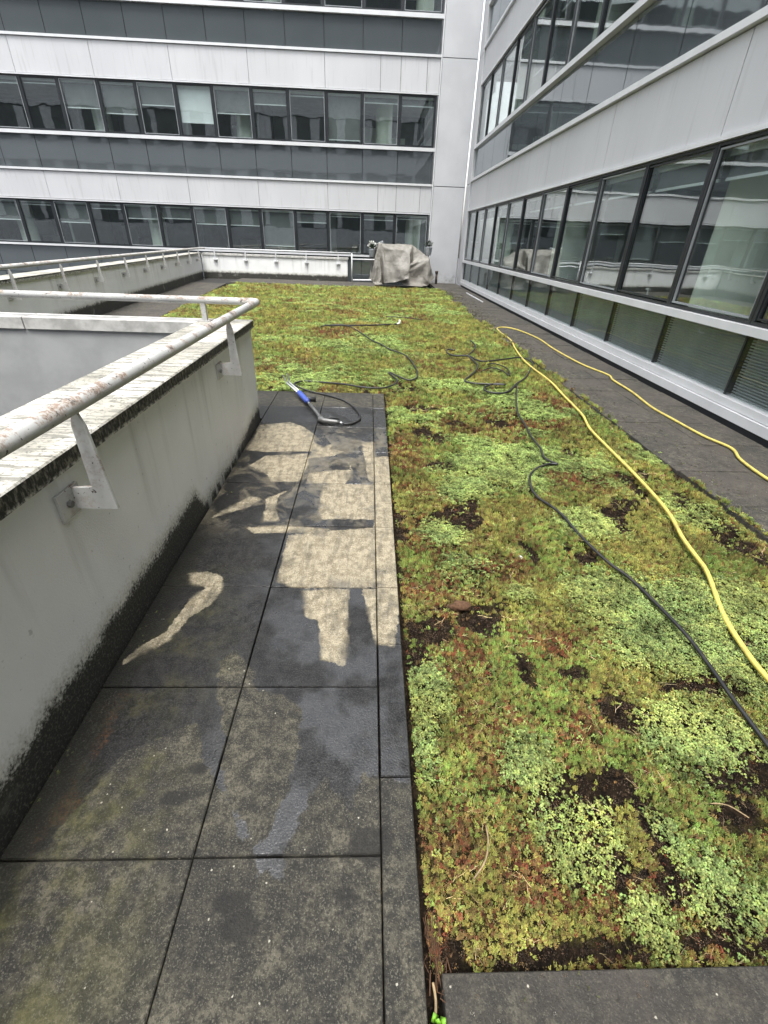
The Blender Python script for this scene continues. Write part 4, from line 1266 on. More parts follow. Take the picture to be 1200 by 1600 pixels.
BD = [(-0.235, 4.372), (-0.152, 4.40), (-0.08, 4.52), (-0.083, 4.69), (-0.145, 4.91), (-0.273, 5.15), (-0.455, 5.32), (-0.668, 5.46), (-0.848, 5.58), (-0.9, 5.72), (-0.82, 5.84), (-0.7, 5.86), (-0.48, 5.81), (-0.27, 5.73), (-0.06, 5.63), (0.17, 5.65), (0.33, 5.79), (0.38, 5.99), (0.33, 6.19), (0.29, 6.41), (0.41, 6.2), (0.53, 6.04), (0.63, 6.14), (0.68, 6.4), (0.66, 7.02), (0.57, 7.58), (0.36, 7.94), (0.23, 8.31), (0.09, 8.59), (-0.06, 9.04), (-0.23, 9.61), (-0.41, 10.07), (-0.64, 10.2), (-0.97, 9.97)]
def ground_z(x, y, r):
    if x > 2.6: return r + 0.003
    if y < 5.5 and x < 0.2: return r + 0.002
    return r + 0.004 + 0.0028 * y + 0.006 * math.sin(x * 9 + y * 5)
def hose(name, pts2, r, mat, label, cat, group=None, sub=6, parent=None, n=8):
    p3 = [(x, y_, ground_z(x, y_, r)) for x, y_ in pts2]
    o = MB().tube(smooth_path(p3, sub), r, n).build(name, mat, parent, smooth=True)
    if label: tag(o, label, cat, group)
    return o
hose('hose', YEL, 0.0125, 'yellow_hose', 'thick yellow hose snaking from the walkway back over the sedum', 'hose')
hose('hose', BA, 0.0095, 'black_hose', 'long thin black hose curving over the sedum left of the yellow hose', 'hose')
hose('hose', BB, 0.012, 'black_hose', 'tangled loose coil of black hose on the sedum beside the yellow hose', 'hose')
hose('cable', BC, 0.008, 'black_hose', 'short curl of black cable inside the tangled black hose coil', 'cable')
hose('hose', BD, 0.011, 'black_hose', 'black high pressure hose running from the blue gripped lance onto the sedum', 'hose')
ROD = thing('spray_wand', 'thin dark spray wand with a pale tip lying on the sedum in mid distance', 'spray wand', (0, 10.2, 0))
MB().tube([(-0.90, 10.09, 0.045), (-0.3, 10.17, 0.047), (0.28, 10.34, 0.049), (0.60, 10.50, 0.051)], 0.014, 8).build('tube', 'black_plastic', ROD)
MB().tube([(0.60, 10.50, 0.051), (0.66, 10.56, 0.06), (0.665, 10.60, 0.12)], 0.02, 8).build('tip', 'white_stone', ROD)
far_parent_fix(ROD)
hose('cable', [(0.40, 11.62), (0.82, 11.55), (1.0, 11.45), (1.25, 11.30)], 0.009, 'black_hose', 'faint straight piece of black cable half sunk in the far sedum', 'cable')

# ------------------------------------------------------------------ pressure washer lance
LN = thing('spray_lance', 'twin tube pressure washer lance with blue grip lying on the slabs', 'spray lance', (-0.6, 4.9, 0))
def P(x, y_, z): return (x, y_, z)
MB().tube([P(-1.035, 5.72, 0.125), P(-0.955, 5.50, 0.095), P(-0.775, 5.19, 0.065)], 0.010, 8).build('wand_tube', 'steel', LN, smooth=True)
MB().tube([P(-0.985, 5.75, 0.140), P(-0.925, 5.50, 0.105), P(-0.752, 5.20, 0.070)], 0.010, 8).build('wand_tube', 'steel', LN, smooth=True)
MB().tube([P(-0.79, 5.25, 0.068), P(-0.775, 5.22, 0.066), P(-0.66, 4.96, 0.055), P(-0.645, 4.93, 0.054)], [0.022, 0.030, 0.030, 0.022], 12).build('grip', 'blue_plastic', LN, smooth=True)
MB().tube([P(-0.72, 5.12, 0.06), P(-0.66, 5.11, 0.035), P(-0.58, 5.11, 0.026)], [0.016, 0.024, 0.024], 10).build('side_handle', 'black_plastic', LN, smooth=True)
MB().tube([P(-0.648, 4.94, 0.054), P(-0.615, 4.85, 0.05)], 0.013, 8).build('collar', 'steel', LN, smooth=True)
MB().tube([P(-0.618, 4.86, 0.05), P(-0.56, 4.72, 0.044), P(-0.49, 4.54, 0.038), P(-0.465, 4.45, 0.036)], [0.020, 0.017, 0.017, 0.02], 10).build('barrel', 'grey_metal', LN, smooth=True)
gb = MB().tube([P(-0.475, 4.50, 0.036), P(-0.46, 4.42, 0.036), P(-0.43, 4.395, 0.034), P(-0.30, 4.380, 0.030), P(-0.275, 4.378, 0.028)], [0.022, 0.036, 0.030, 0.022, 0.018], 12).build('gun_body', 'grey_metal', LN, smooth=True)
MB().tube([P(-0.42, 4.425, 0.045), P(-0.36, 4.46, 0.05), P(-0.28, 4.435, 0.04)], [0.009, 0.013, 0.008], 8).build('trigger', 'black_plastic', LN, smooth=True)
MB().tube([P(-0.277, 4.378, 0.028), P(-0.235, 4.372, 0.02)], 0.013, 8).build('hose_fitting', 'steel', LN, smooth=True)
far_parent_fix(LN)

# ------------------------------------------------------------------ tarpaulin covered object in the far corner
# a draped cloth: grid of points, x, y and z in steps of 5 mm
CLOTH_X = [
[8,27,43,59,76,88,96,93,82,79,92,98,103,109,122,133,149,166,182,198,214,230,241,254,268,284,300,298,282,269,267,251,250,240,224,229,227,227,232,242,256,269,283,297,311,325,341,357,372,388],
[5,23,37,52,64,76,87,88,90,81,88,94,99,106,119,132,149,164,179,195,211,224,233,248,265,280,296,301,285,272,263,255,247,233,231,234,232,238,246,254,268,280,292,306,319,333,348,364,378,394],
[4,20,35,45,58,67,76,78,80,76,89,94,98,105,115,130,147,161,176,191,205,217,230,244,260,276,292,299,287,278,263,256,245,237,245,238,245,242,251,263,277,289,302,313,327,340,355,370,384,399],
[9,20,33,49,56,64,80,88,84,76,81,89,91,101,113,128,145,157,173,188,202,215,227,241,257,273,289,293,293,278,267,255,239,246,248,237,240,245,259,273,283,297,309,321,335,349,363,377,391,406],
[7,19,34,48,60,63,73,85,86,75,78,93,92,99,110,124,141,155,171,186,198,209,222,237,253,270,286,299,296,280,265,253,247,236,247,246,238,247,266,278,291,303,316,330,343,357,371,382,398,407],
[13,21,27,40,53,65,71,77,86,76,75,89,94,97,108,123,139,153,168,184,192,204,219,235,251,267,284,298,299,281,269,254,242,245,252,255,259,265,277,289,301,313,325,338,351,365,374,387,402,411],
[23,14,17,30,45,55,67,70,81,77,73,85,93,95,104,120,136,149,165,180,190,204,217,235,251,265,281,295,297,281,272,257,246,252,257,265,274,278,290,302,314,324,336,348,360,374,385,392,403,419],
[22,28,26,22,35,47,57,69,71,78,72,80,91,93,103,118,133,146,161,175,188,201,217,232,248,264,278,293,297,286,271,258,258,266,270,277,285,292,304,316,327,337,347,359,371,383,388,399,412,424],
[10,21,30,29,32,38,49,58,70,76,75,76,88,91,101,113,129,143,158,172,187,201,216,230,246,262,278,290,297,285,277,265,273,279,283,289,295,306,316,327,339,347,358,370,381,394,399,410,423,434],
[-1,9,20,31,29,34,40,50,63,67,76,74,87,89,100,109,125,140,155,171,183,199,214,228,243,260,277,287,296,288,285,278,286,293,297,300,310,318,328,340,350,360,371,382,392,404,413,419,433,444],
[1,0,10,19,29,26,36,41,52,63,68,71,84,87,98,106,122,137,153,169,178,195,211,227,242,257,274,284,297,291,294,293,300,304,311,315,324,328,340,352,362,374,383,394,404,410,419,430,444,456],
[13,9,8,8,17,27,27,38,43,54,62,71,78,86,98,103,119,134,150,166,175,192,208,225,240,255,271,283,295,296,303,305,312,317,315,325,332,343,352,363,374,386,395,406,414,422,431,442,454,466],
[28,26,21,16,14,19,24,28,38,43,55,62,72,84,96,100,116,131,147,163,174,191,207,223,239,255,268,284,298,303,311,312,316,319,321,334,342,355,364,375,387,397,407,416,424,433,444,453,460,463],
[39,38,32,31,29,24,22,26,31,37,49,59,69,80,92,98,113,129,143,159,173,190,206,223,240,256,272,283,299,314,312,316,321,317,329,343,354,366,377,388,399,410,420,428,437,443,445,450,458,468],
[51,45,41,41,38,35,35,31,28,34,45,54,63,77,87,96,108,123,139,155,171,188,204,220,237,253,270,283,300,311,314,312,320,326,339,351,365,375,386,399,412,422,432,441,451,454,458,460,469,479],
[59,58,55,52,47,44,43,41,40,38,40,48,59,72,80,88,106,122,137,154,170,186,202,218,234,251,265,282,298,313,311,313,323,337,347,360,374,387,399,412,425,435,445,454,462,463,469,472,481,491],
[47,48,48,47,51,48,53,50,55,55,54,52,56,65,81,88,105,121,138,153,169,184,200,216,233,249,265,281,297,311,311,321,334,345,356,370,384,397,409,423,438,451,454,462,469,475,479,486,493,498],
[37,38,38,38,39,44,51,54,53,52,51,50,57,58,76,87,103,119,135,151,166,183,198,214,232,248,263,280,297,310,314,328,342,354,367,381,393,405,419,431,445,451,451,453,455,460,466,474,484,491],
[43,36,32,32,35,40,39,41,43,48,49,49,52,56,72,88,102,117,134,149,164,182,197,213,230,247,262,278,295,310,320,331,345,357,372,387,396,411,425,439,453,454,454,453,453,451,457,462,472,477],
[44,46,43,42,42,43,44,46,47,49,49,49,51,52,69,84,100,116,132,148,164,180,196,212,229,245,261,278,293,309,319,334,346,360,375,388,399,413,427,441,455,458,455,458,456,456,454,453,460,463],
[45,43,49,50,47,42,39,38,39,42,47,50,51,51,66,81,98,113,130,146,162,179,195,211,227,244,261,276,293,308,322,334,347,361,375,387,402,415,429,443,456,457,459,459,458,462,461,457,453,455],
[39,37,43,45,44,44,45,46,48,50,50,50,50,50,64,79,95,112,128,146,160,177,194,210,226,244,259,274,291,306,321,333,347,362,376,390,405,416,431,445,457,457,455,457,461,462,467,466,461,455],
[32,35,41,43,47,49,51,51,49,47,50,50,50,50,62,78,93,109,127,143,159,176,192,209,225,242,258,274,291,307,320,335,350,363,377,393,406,418,434,448,457,457,459,456,461,462,462,458,458,458],
[48,50,51,50,51,45,49,50,46,47,50,47,50,51,61,75,92,108,125,141,158,174,191,208,224,241,257,274,290,306,322,338,349,364,379,393,407,424,436,450,456,457,459,458,458,458,459,462,462,469],
[41,44,44,41,38,43,43,42,42,40,39,44,49,51,59,73,91,106,123,140,157,173,189,207,223,239,257,274,290,307,324,337,351,366,380,394,409,425,438,453,456,457,459,463,459,457,455,455,460,466],
[26,30,28,27,26,31,30,33,40,45,45,50,51,52,55,72,88,104,121,139,155,171,188,205,222,238,256,273,289,308,323,339,354,368,382,397,412,426,441,455,457,461,467,469,472,469,466,465,466,469],
[19,13,16,21,26,31,35,41,43,45,49,51,51,51,52,72,87,103,121,137,154,170,187,204,221,237,254,270,287,303,319,335,350,365,382,397,412,428,443,457,460,460,464,469,472,471,474,478,478,476],
[19,24,23,26,35,42,48,51,48,51,47,41,39,47,52,70,86,103,119,136,153,169,185,201,219,235,251,268,284,299,314,331,346,360,375,391,405,421,435,449,458,466,465,465,472,470,478,485,486,486],
[33,30,34,40,47,49,45,43,41,36,31,29,39,49,53,69,85,101,117,133,150,167,182,199,217,233,249,265,280,295,309,325,339,355,370,385,399,414,428,439,452,463,472,469,463,472,477,481,488,490],
[43,44,48,51,47,42,36,30,25,21,21,30,44,51,55,67,84,101,116,132,149,165,181,197,214,230,246,262,277,292,305,320,334,350,365,379,393,406,420,430,442,454,467,474,472,472,472,478,484,491],
[50,47,42,37,31,26,20,15,12,16,28,40,50,48,59,65,82,99,115,131,147,163,180,196,212,228,244,260,274,289,300,316,330,344,359,373,386,400,411,422,433,446,458,469,478,482,480,475,482,489],
[39,35,29,23,19,11,4,4,11,25,37,42,53,48,61,64,80,96,113,129,145,161,178,195,209,226,242,257,270,286,296,311,325,339,353,366,380,394,404,418,427,440,452,462,472,485,493,488,481,489],
[26,21,15,11,4,-3,0,9,22,34,38,49,51,51,62,62,78,94,111,127,143,158,176,192,206,223,240,255,267,282,293,308,322,336,348,363,373,387,396,411,419,432,445,454,465,478,490,499,495,488],
[11,6,1,-4,-9,-2,9,21,33,38,42,52,49,55,62,62,77,91,108,125,140,156,172,189,204,220,237,253,265,278,293,305,319,331,343,357,367,380,390,404,416,423,435,448,460,471,483,494,505,496],
[-6,-5,-7,-11,-1,10,18,29,40,36,49,51,50,59,63,60,76,89,105,122,138,154,170,187,202,218,234,249,264,279,290,302,314,327,340,349,362,372,385,395,407,418,427,438,449,461,473,485,496,497],
[-17,-14,-10,0,6,16,26,38,36,41,50,50,50,62,65,58,73,88,104,120,136,153,169,185,201,216,232,246,263,278,285,298,309,325,332,345,355,366,378,388,395,409,419,428,440,451,462,474,486,496],
[-24,-16,0,8,13,24,35,36,39,48,50,49,51,65,67,58,71,87,103,117,133,151,167,182,199,214,230,243,260,276,281,295,307,319,326,341,346,361,370,381,387,400,409,421,429,439,451,463,476,485],
[-28,-14,1,15,17,28,31,38,39,51,50,48,55,69,69,57,69,86,102,115,130,147,165,180,195,212,228,240,257,273,282,291,303,313,321,335,347,356,363,374,378,390,398,410,419,430,442,451,464,475],
[-24,-8,5,17,24,36,38,39,46,50,54,49,58,69,69,56,67,83,100,112,128,145,161,177,193,209,225,238,254,270,280,290,303,305,314,329,340,348,358,365,366,378,388,398,407,418,430,441,452,463],
[-17,-4,10,23,32,41,49,39,51,50,58,51,62,75,71,58,65,80,96,112,128,144,159,175,191,207,223,237,252,268,272,286,295,295,307,321,332,344,351,355,354,365,376,386,396,407,418,429,440,452],
[-11,5,18,31,42,52,47,45,52,57,56,53,66,77,75,61,64,79,95,110,126,142,157,174,190,204,219,235,251,262,266,280,288,285,299,313,326,340,336,340,347,353,363,374,384,394,406,417,428,441],
[-4,12,25,37,52,48,37,48,62,62,55,56,68,80,78,64,64,80,93,108,123,140,154,172,186,201,217,232,246,252,259,275,272,284,291,306,318,331,333,326,332,340,351,361,372,382,393,405,416,428]]
CLOTH_Y = [
[-190,-187,-183,-177,-170,-158,-145,-129,-115,-101,-93,-108,-124,-139,-150,-161,-159,-156,-153,-153,-158,-162,-172,-182,-190,-185,-179,-163,-168,-164,-152,-148,-164,-169,-165,-155,-151,-149,-145,-143,-147,-158,-168,-178,-187,-195,-204,-213,-219,-225],
[-173,-172,-169,-163,-159,-147,-135,-124,-111,-100,-95,-108,-122,-137,-147,-156,-156,-149,-143,-146,-154,-162,-174,-180,-178,-177,-180,-162,-163,-167,-163,-156,-167,-166,-162,-153,-141,-142,-142,-138,-139,-147,-155,-164,-174,-181,-189,-197,-204,-210],
[-157,-157,-154,-151,-150,-140,-137,-127,-118,-102,-91,-107,-122,-135,-148,-153,-154,-143,-139,-146,-152,-164,-172,-175,-178,-176,-177,-166,-159,-170,-172,-169,-164,-157,-157,-148,-148,-139,-132,-137,-137,-145,-146,-150,-159,-167,-174,-181,-189,-195],
[-144,-143,-139,-137,-141,-146,-145,-133,-121,-107,-93,-107,-122,-135,-145,-151,-151,-140,-137,-142,-150,-159,-169,-177,-177,-179,-180,-166,-161,-163,-163,-166,-163,-155,-145,-142,-136,-129,-126,-130,-131,-135,-135,-139,-144,-152,-160,-166,-173,-180],
[-128,-128,-126,-121,-125,-132,-143,-136,-124,-112,-98,-103,-119,-132,-143,-148,-146,-138,-133,-139,-147,-158,-167,-174,-176,-177,-173,-169,-154,-157,-153,-154,-150,-144,-144,-133,-124,-116,-118,-117,-119,-120,-122,-126,-131,-137,-146,-152,-158,-166],
[-114,-122,-117,-122,-117,-120,-131,-140,-129,-117,-101,-100,-115,-129,-140,-145,-140,-131,-128,-134,-146,-154,-161,-165,-169,-165,-169,-169,-154,-155,-142,-143,-144,-139,-134,-130,-122,-113,-115,-114,-112,-112,-110,-111,-116,-123,-135,-142,-149,-160],
[-105,-111,-123,-126,-124,-117,-120,-131,-134,-119,-105,-97,-110,-126,-139,-137,-132,-122,-122,-129,-142,-147,-154,-152,-156,-156,-160,-167,-156,-152,-139,-139,-131,-128,-131,-123,-121,-113,-113,-112,-113,-106,-104,-103,-105,-112,-122,-129,-136,-145],
[-94,-103,-113,-122,-128,-124,-117,-120,-131,-122,-110,-97,-107,-124,-137,-130,-125,-115,-119,-127,-136,-143,-147,-146,-147,-148,-155,-160,-153,-144,-139,-130,-123,-124,-123,-127,-119,-111,-119,-111,-110,-107,-100,-100,-106,-110,-110,-114,-123,-132],
[-98,-96,-101,-110,-122,-128,-124,-116,-120,-128,-113,-100,-107,-122,-134,-123,-118,-112,-117,-123,-129,-136,-140,-137,-139,-141,-145,-153,-146,-140,-126,-121,-122,-121,-115,-128,-115,-112,-117,-111,-112,-102,-97,-96,-103,-108,-105,-105,-111,-122],
[-103,-101,-96,-100,-111,-123,-130,-123,-119,-121,-119,-104,-104,-119,-130,-118,-111,-110,-114,-118,-128,-133,-132,-127,-134,-136,-135,-145,-139,-133,-121,-115,-122,-118,-111,-120,-118,-109,-111,-114,-108,-101,-95,-92,-93,-99,-106,-116,-109,-109],
[-89,-97,-102,-97,-102,-115,-124,-125,-117,-112,-122,-108,-103,-117,-126,-110,-107,-107,-114,-116,-126,-127,-123,-121,-122,-129,-131,-137,-134,-127,-121,-113,-120,-112,-109,-112,-119,-105,-104,-113,-105,-101,-92,-90,-96,-108,-117,-121,-116,-110],
[-80,-86,-93,-100,-107,-107,-117,-120,-120,-112,-114,-115,-107,-114,-119,-103,-99,-105,-109,-114,-124,-123,-120,-120,-116,-121,-124,-129,-126,-120,-116,-118,-112,-106,-97,-99,-111,-108,-98,-109,-106,-99,-91,-92,-101,-111,-118,-120,-120,-120],
[-86,-84,-85,-88,-92,-101,-109,-117,-115,-111,-106,-115,-106,-111,-111,-97,-96,-103,-106,-110,-119,-118,-116,-114,-111,-110,-117,-117,-117,-113,-115,-106,-99,-92,-85,-93,-101,-105,-94,-101,-105,-99,-92,-99,-108,-114,-117,-111,-107,-104],
[-98,-95,-95,-91,-86,-88,-96,-106,-116,-112,-113,-105,-111,-109,-104,-92,-93,-99,-106,-109,-115,-114,-115,-113,-111,-108,-102,-111,-114,-110,-101,-93,-86,-78,-80,-84,-92,-92,-98,-95,-104,-98,-96,-107,-106,-107,-101,-95,-90,-89],
[-109,-110,-109,-104,-100,-97,-94,-95,-103,-111,-113,-106,-107,-104,-100,-90,-99,-106,-108,-105,-109,-108,-103,-98,-97,-95,-92,-99,-99,-96,-87,-79,-71,-68,-76,-75,-80,-84,-92,-92,-100,-98,-100,-103,-103,-101,-94,-84,-84,-81],
[-103,-108,-112,-112,-112,-111,-109,-106,-104,-98,-104,-111,-103,-104,-93,-96,-95,-93,-92,-91,-92,-91,-88,-84,-82,-81,-84,-83,-83,-81,-73,-65,-59,-65,-67,-68,-73,-79,-82,-90,-94,-95,-101,-100,-97,-89,-85,-77,-76,-82],
[-97,-96,-95,-95,-96,-95,-94,-94,-96,-98,-99,-97,-100,-104,-93,-87,-86,-85,-81,-77,-75,-74,-71,-69,-67,-67,-67,-66,-66,-64,-59,-55,-57,-65,-59,-60,-64,-70,-74,-79,-90,-95,-89,-87,-84,-79,-75,-72,-72,-73],
[-85,-83,-82,-82,-85,-83,-77,-78,-80,-82,-83,-83,-82,-83,-78,-71,-69,-67,-62,-59,-59,-59,-57,-54,-53,-52,-51,-50,-48,-48,-45,-49,-53,-55,-57,-56,-55,-61,-64,-67,-72,-74,-73,-74,-75,-72,-71,-63,-59,-60],
[-77,-70,-69,-70,-69,-70,-69,-68,-65,-66,-66,-66,-66,-66,-61,-56,-53,-50,-48,-45,-43,-42,-41,-39,-37,-35,-35,-33,-32,-32,-32,-34,-36,-37,-39,-41,-45,-47,-49,-52,-56,-56,-57,-58,-59,-61,-61,-60,-54,-55],
[-60,-58,-56,-56,-55,-54,-52,-50,-49,-49,-49,-49,-49,-48,-43,-40,-37,-34,-32,-29,-26,-25,-24,-22,-20,-19,-17,-16,-15,-15,-15,-17,-19,-20,-24,-26,-28,-30,-33,-35,-38,-40,-41,-42,-43,-44,-45,-47,-48,-50],
[-43,-43,-41,-39,-38,-37,-37,-36,-35,-34,-33,-32,-31,-29,-26,-24,-20,-17,-15,-12,-9,-8,-7,-3,-3,-1,1,1,2,3,3,-1,-3,-4,-7,-10,-11,-13,-16,-19,-21,-23,-24,-25,-27,-29,-29,-30,-33,-36],
[-27,-28,-25,-24,-24,-22,-23,-23,-21,-19,-17,-15,-14,-12,-9,-6,-3,-1,2,4,6,8,10,12,13,15,16,17,18,19,17,15,14,12,10,9,5,3,0,-2,-4,-5,-7,-9,-11,-13,-15,-17,-18,-20],
[-11,-11,-11,-12,-13,-10,-8,-6,-4,-2,0,1,3,5,9,12,14,16,18,20,22,25,27,28,30,32,33,34,35,36,34,33,31,29,27,25,21,19,18,15,13,10,8,7,6,4,1,-2,-2,-4],
[-3,-1,2,4,5,4,8,10,13,15,16,17,20,24,27,29,31,33,35,37,39,42,43,46,48,49,50,52,53,52,52,50,47,46,44,41,39,38,35,32,30,27,25,24,22,20,18,16,13,9],
[10,15,17,16,14,19,22,23,21,25,30,34,36,40,43,45,48,50,51,53,56,58,60,62,64,66,67,69,70,69,68,65,64,62,60,58,56,53,51,49,46,43,41,37,38,36,34,31,28,25],
[18,24,20,23,23,29,29,32,34,38,45,47,52,57,61,63,65,67,68,69,72,74,76,78,79,82,84,86,88,88,85,83,81,79,77,75,72,69,69,66,63,59,55,51,48,47,46,45,43,40],
[28,29,34,36,40,42,45,45,51,54,57,62,67,73,85,79,79,79,81,83,86,89,91,91,91,90,89,89,89,89,89,89,91,89,91,90,89,88,88,84,78,75,71,68,65,64,61,58,56,55],
[39,41,48,52,48,49,52,57,62,69,72,73,79,84,88,89,90,91,92,91,91,91,92,92,89,89,93,89,89,94,89,92,89,93,90,90,89,92,89,89,89,90,87,84,83,81,77,73,71,68],
[46,55,57,57,57,60,64,70,74,75,80,84,87,79,94,89,91,90,90,92,91,96,91,94,92,89,96,90,95,97,89,93,93,96,97,96,89,92,96,89,92,102,102,97,96,96,92,89,86,83],
[60,64,64,68,72,72,75,75,77,81,90,87,83,88,99,91,89,91,95,91,93,94,91,93,92,93,96,92,95,98,89,93,100,101,102,98,92,93,99,90,98,103,110,112,108,106,107,104,102,100],
[71,75,77,73,76,76,74,78,83,94,92,88,82,97,102,92,92,89,92,92,93,93,93,93,94,97,95,94,96,99,89,90,99,104,106,100,91,91,101,94,97,104,111,120,121,118,119,120,118,117],
[77,71,68,75,80,78,77,86,95,94,91,79,91,106,104,95,91,92,91,92,92,95,90,90,92,95,100,96,95,103,91,89,98,105,105,97,91,89,99,103,95,100,108,119,130,128,129,130,135,133],
[69,65,71,81,83,79,89,96,95,96,85,82,97,112,104,92,93,93,93,90,93,97,92,92,91,96,99,96,94,103,94,89,96,100,109,103,93,89,102,108,98,101,105,117,128,138,141,141,141,150],
[66,64,73,78,84,92,95,98,98,90,78,88,103,116,104,90,95,93,93,91,96,95,93,95,95,98,99,97,91,101,101,92,98,100,102,107,97,90,104,108,106,108,109,114,123,135,140,149,154,163],
[64,74,82,90,95,93,101,105,97,81,79,94,109,118,105,90,95,93,94,92,95,93,95,94,97,100,99,93,91,96,106,95,102,101,93,105,102,94,102,115,110,106,118,121,131,139,145,155,166,174],
[75,85,95,95,96,103,109,105,90,78,87,101,117,121,107,92,93,94,95,93,93,92,90,95,98,103,100,92,89,92,108,99,104,105,90,97,105,100,105,113,109,108,121,130,136,146,155,166,178,187],
[90,93,95,90,102,109,112,98,90,80,94,109,124,124,109,95,91,97,98,92,93,95,90,97,97,105,105,91,90,91,106,106,103,103,89,92,105,105,103,109,108,113,126,135,146,156,166,177,189,200],
[106,105,98,98,110,115,103,99,84,86,101,116,129,126,109,97,91,95,97,91,96,94,94,98,97,104,106,93,90,92,104,112,103,99,92,91,97,109,116,117,108,118,132,141,155,167,177,189,201,211],
[123,118,112,113,113,109,103,94,80,93,107,121,132,124,109,99,89,96,100,91,94,92,95,94,99,103,103,94,91,92,104,112,110,97,92,89,99,108,122,120,116,127,139,151,165,176,188,200,212,223],
[139,133,127,122,113,104,102,89,85,100,112,126,134,125,109,101,89,95,99,94,90,91,95,98,100,103,102,95,91,97,113,120,111,97,89,91,101,111,124,130,127,138,150,163,176,188,200,211,224,235],
[155,148,140,133,123,115,101,93,92,105,117,132,137,125,109,102,89,95,97,94,90,90,97,95,102,108,100,97,92,105,114,123,113,96,93,101,107,116,122,133,140,150,162,175,187,199,212,224,235,247],
[170,163,155,144,133,121,110,101,95,109,123,139,136,126,112,104,89,92,103,97,91,91,95,94,104,106,103,94,98,112,126,127,114,107,107,114,120,126,135,138,146,160,173,186,199,209,222,235,247,258]]
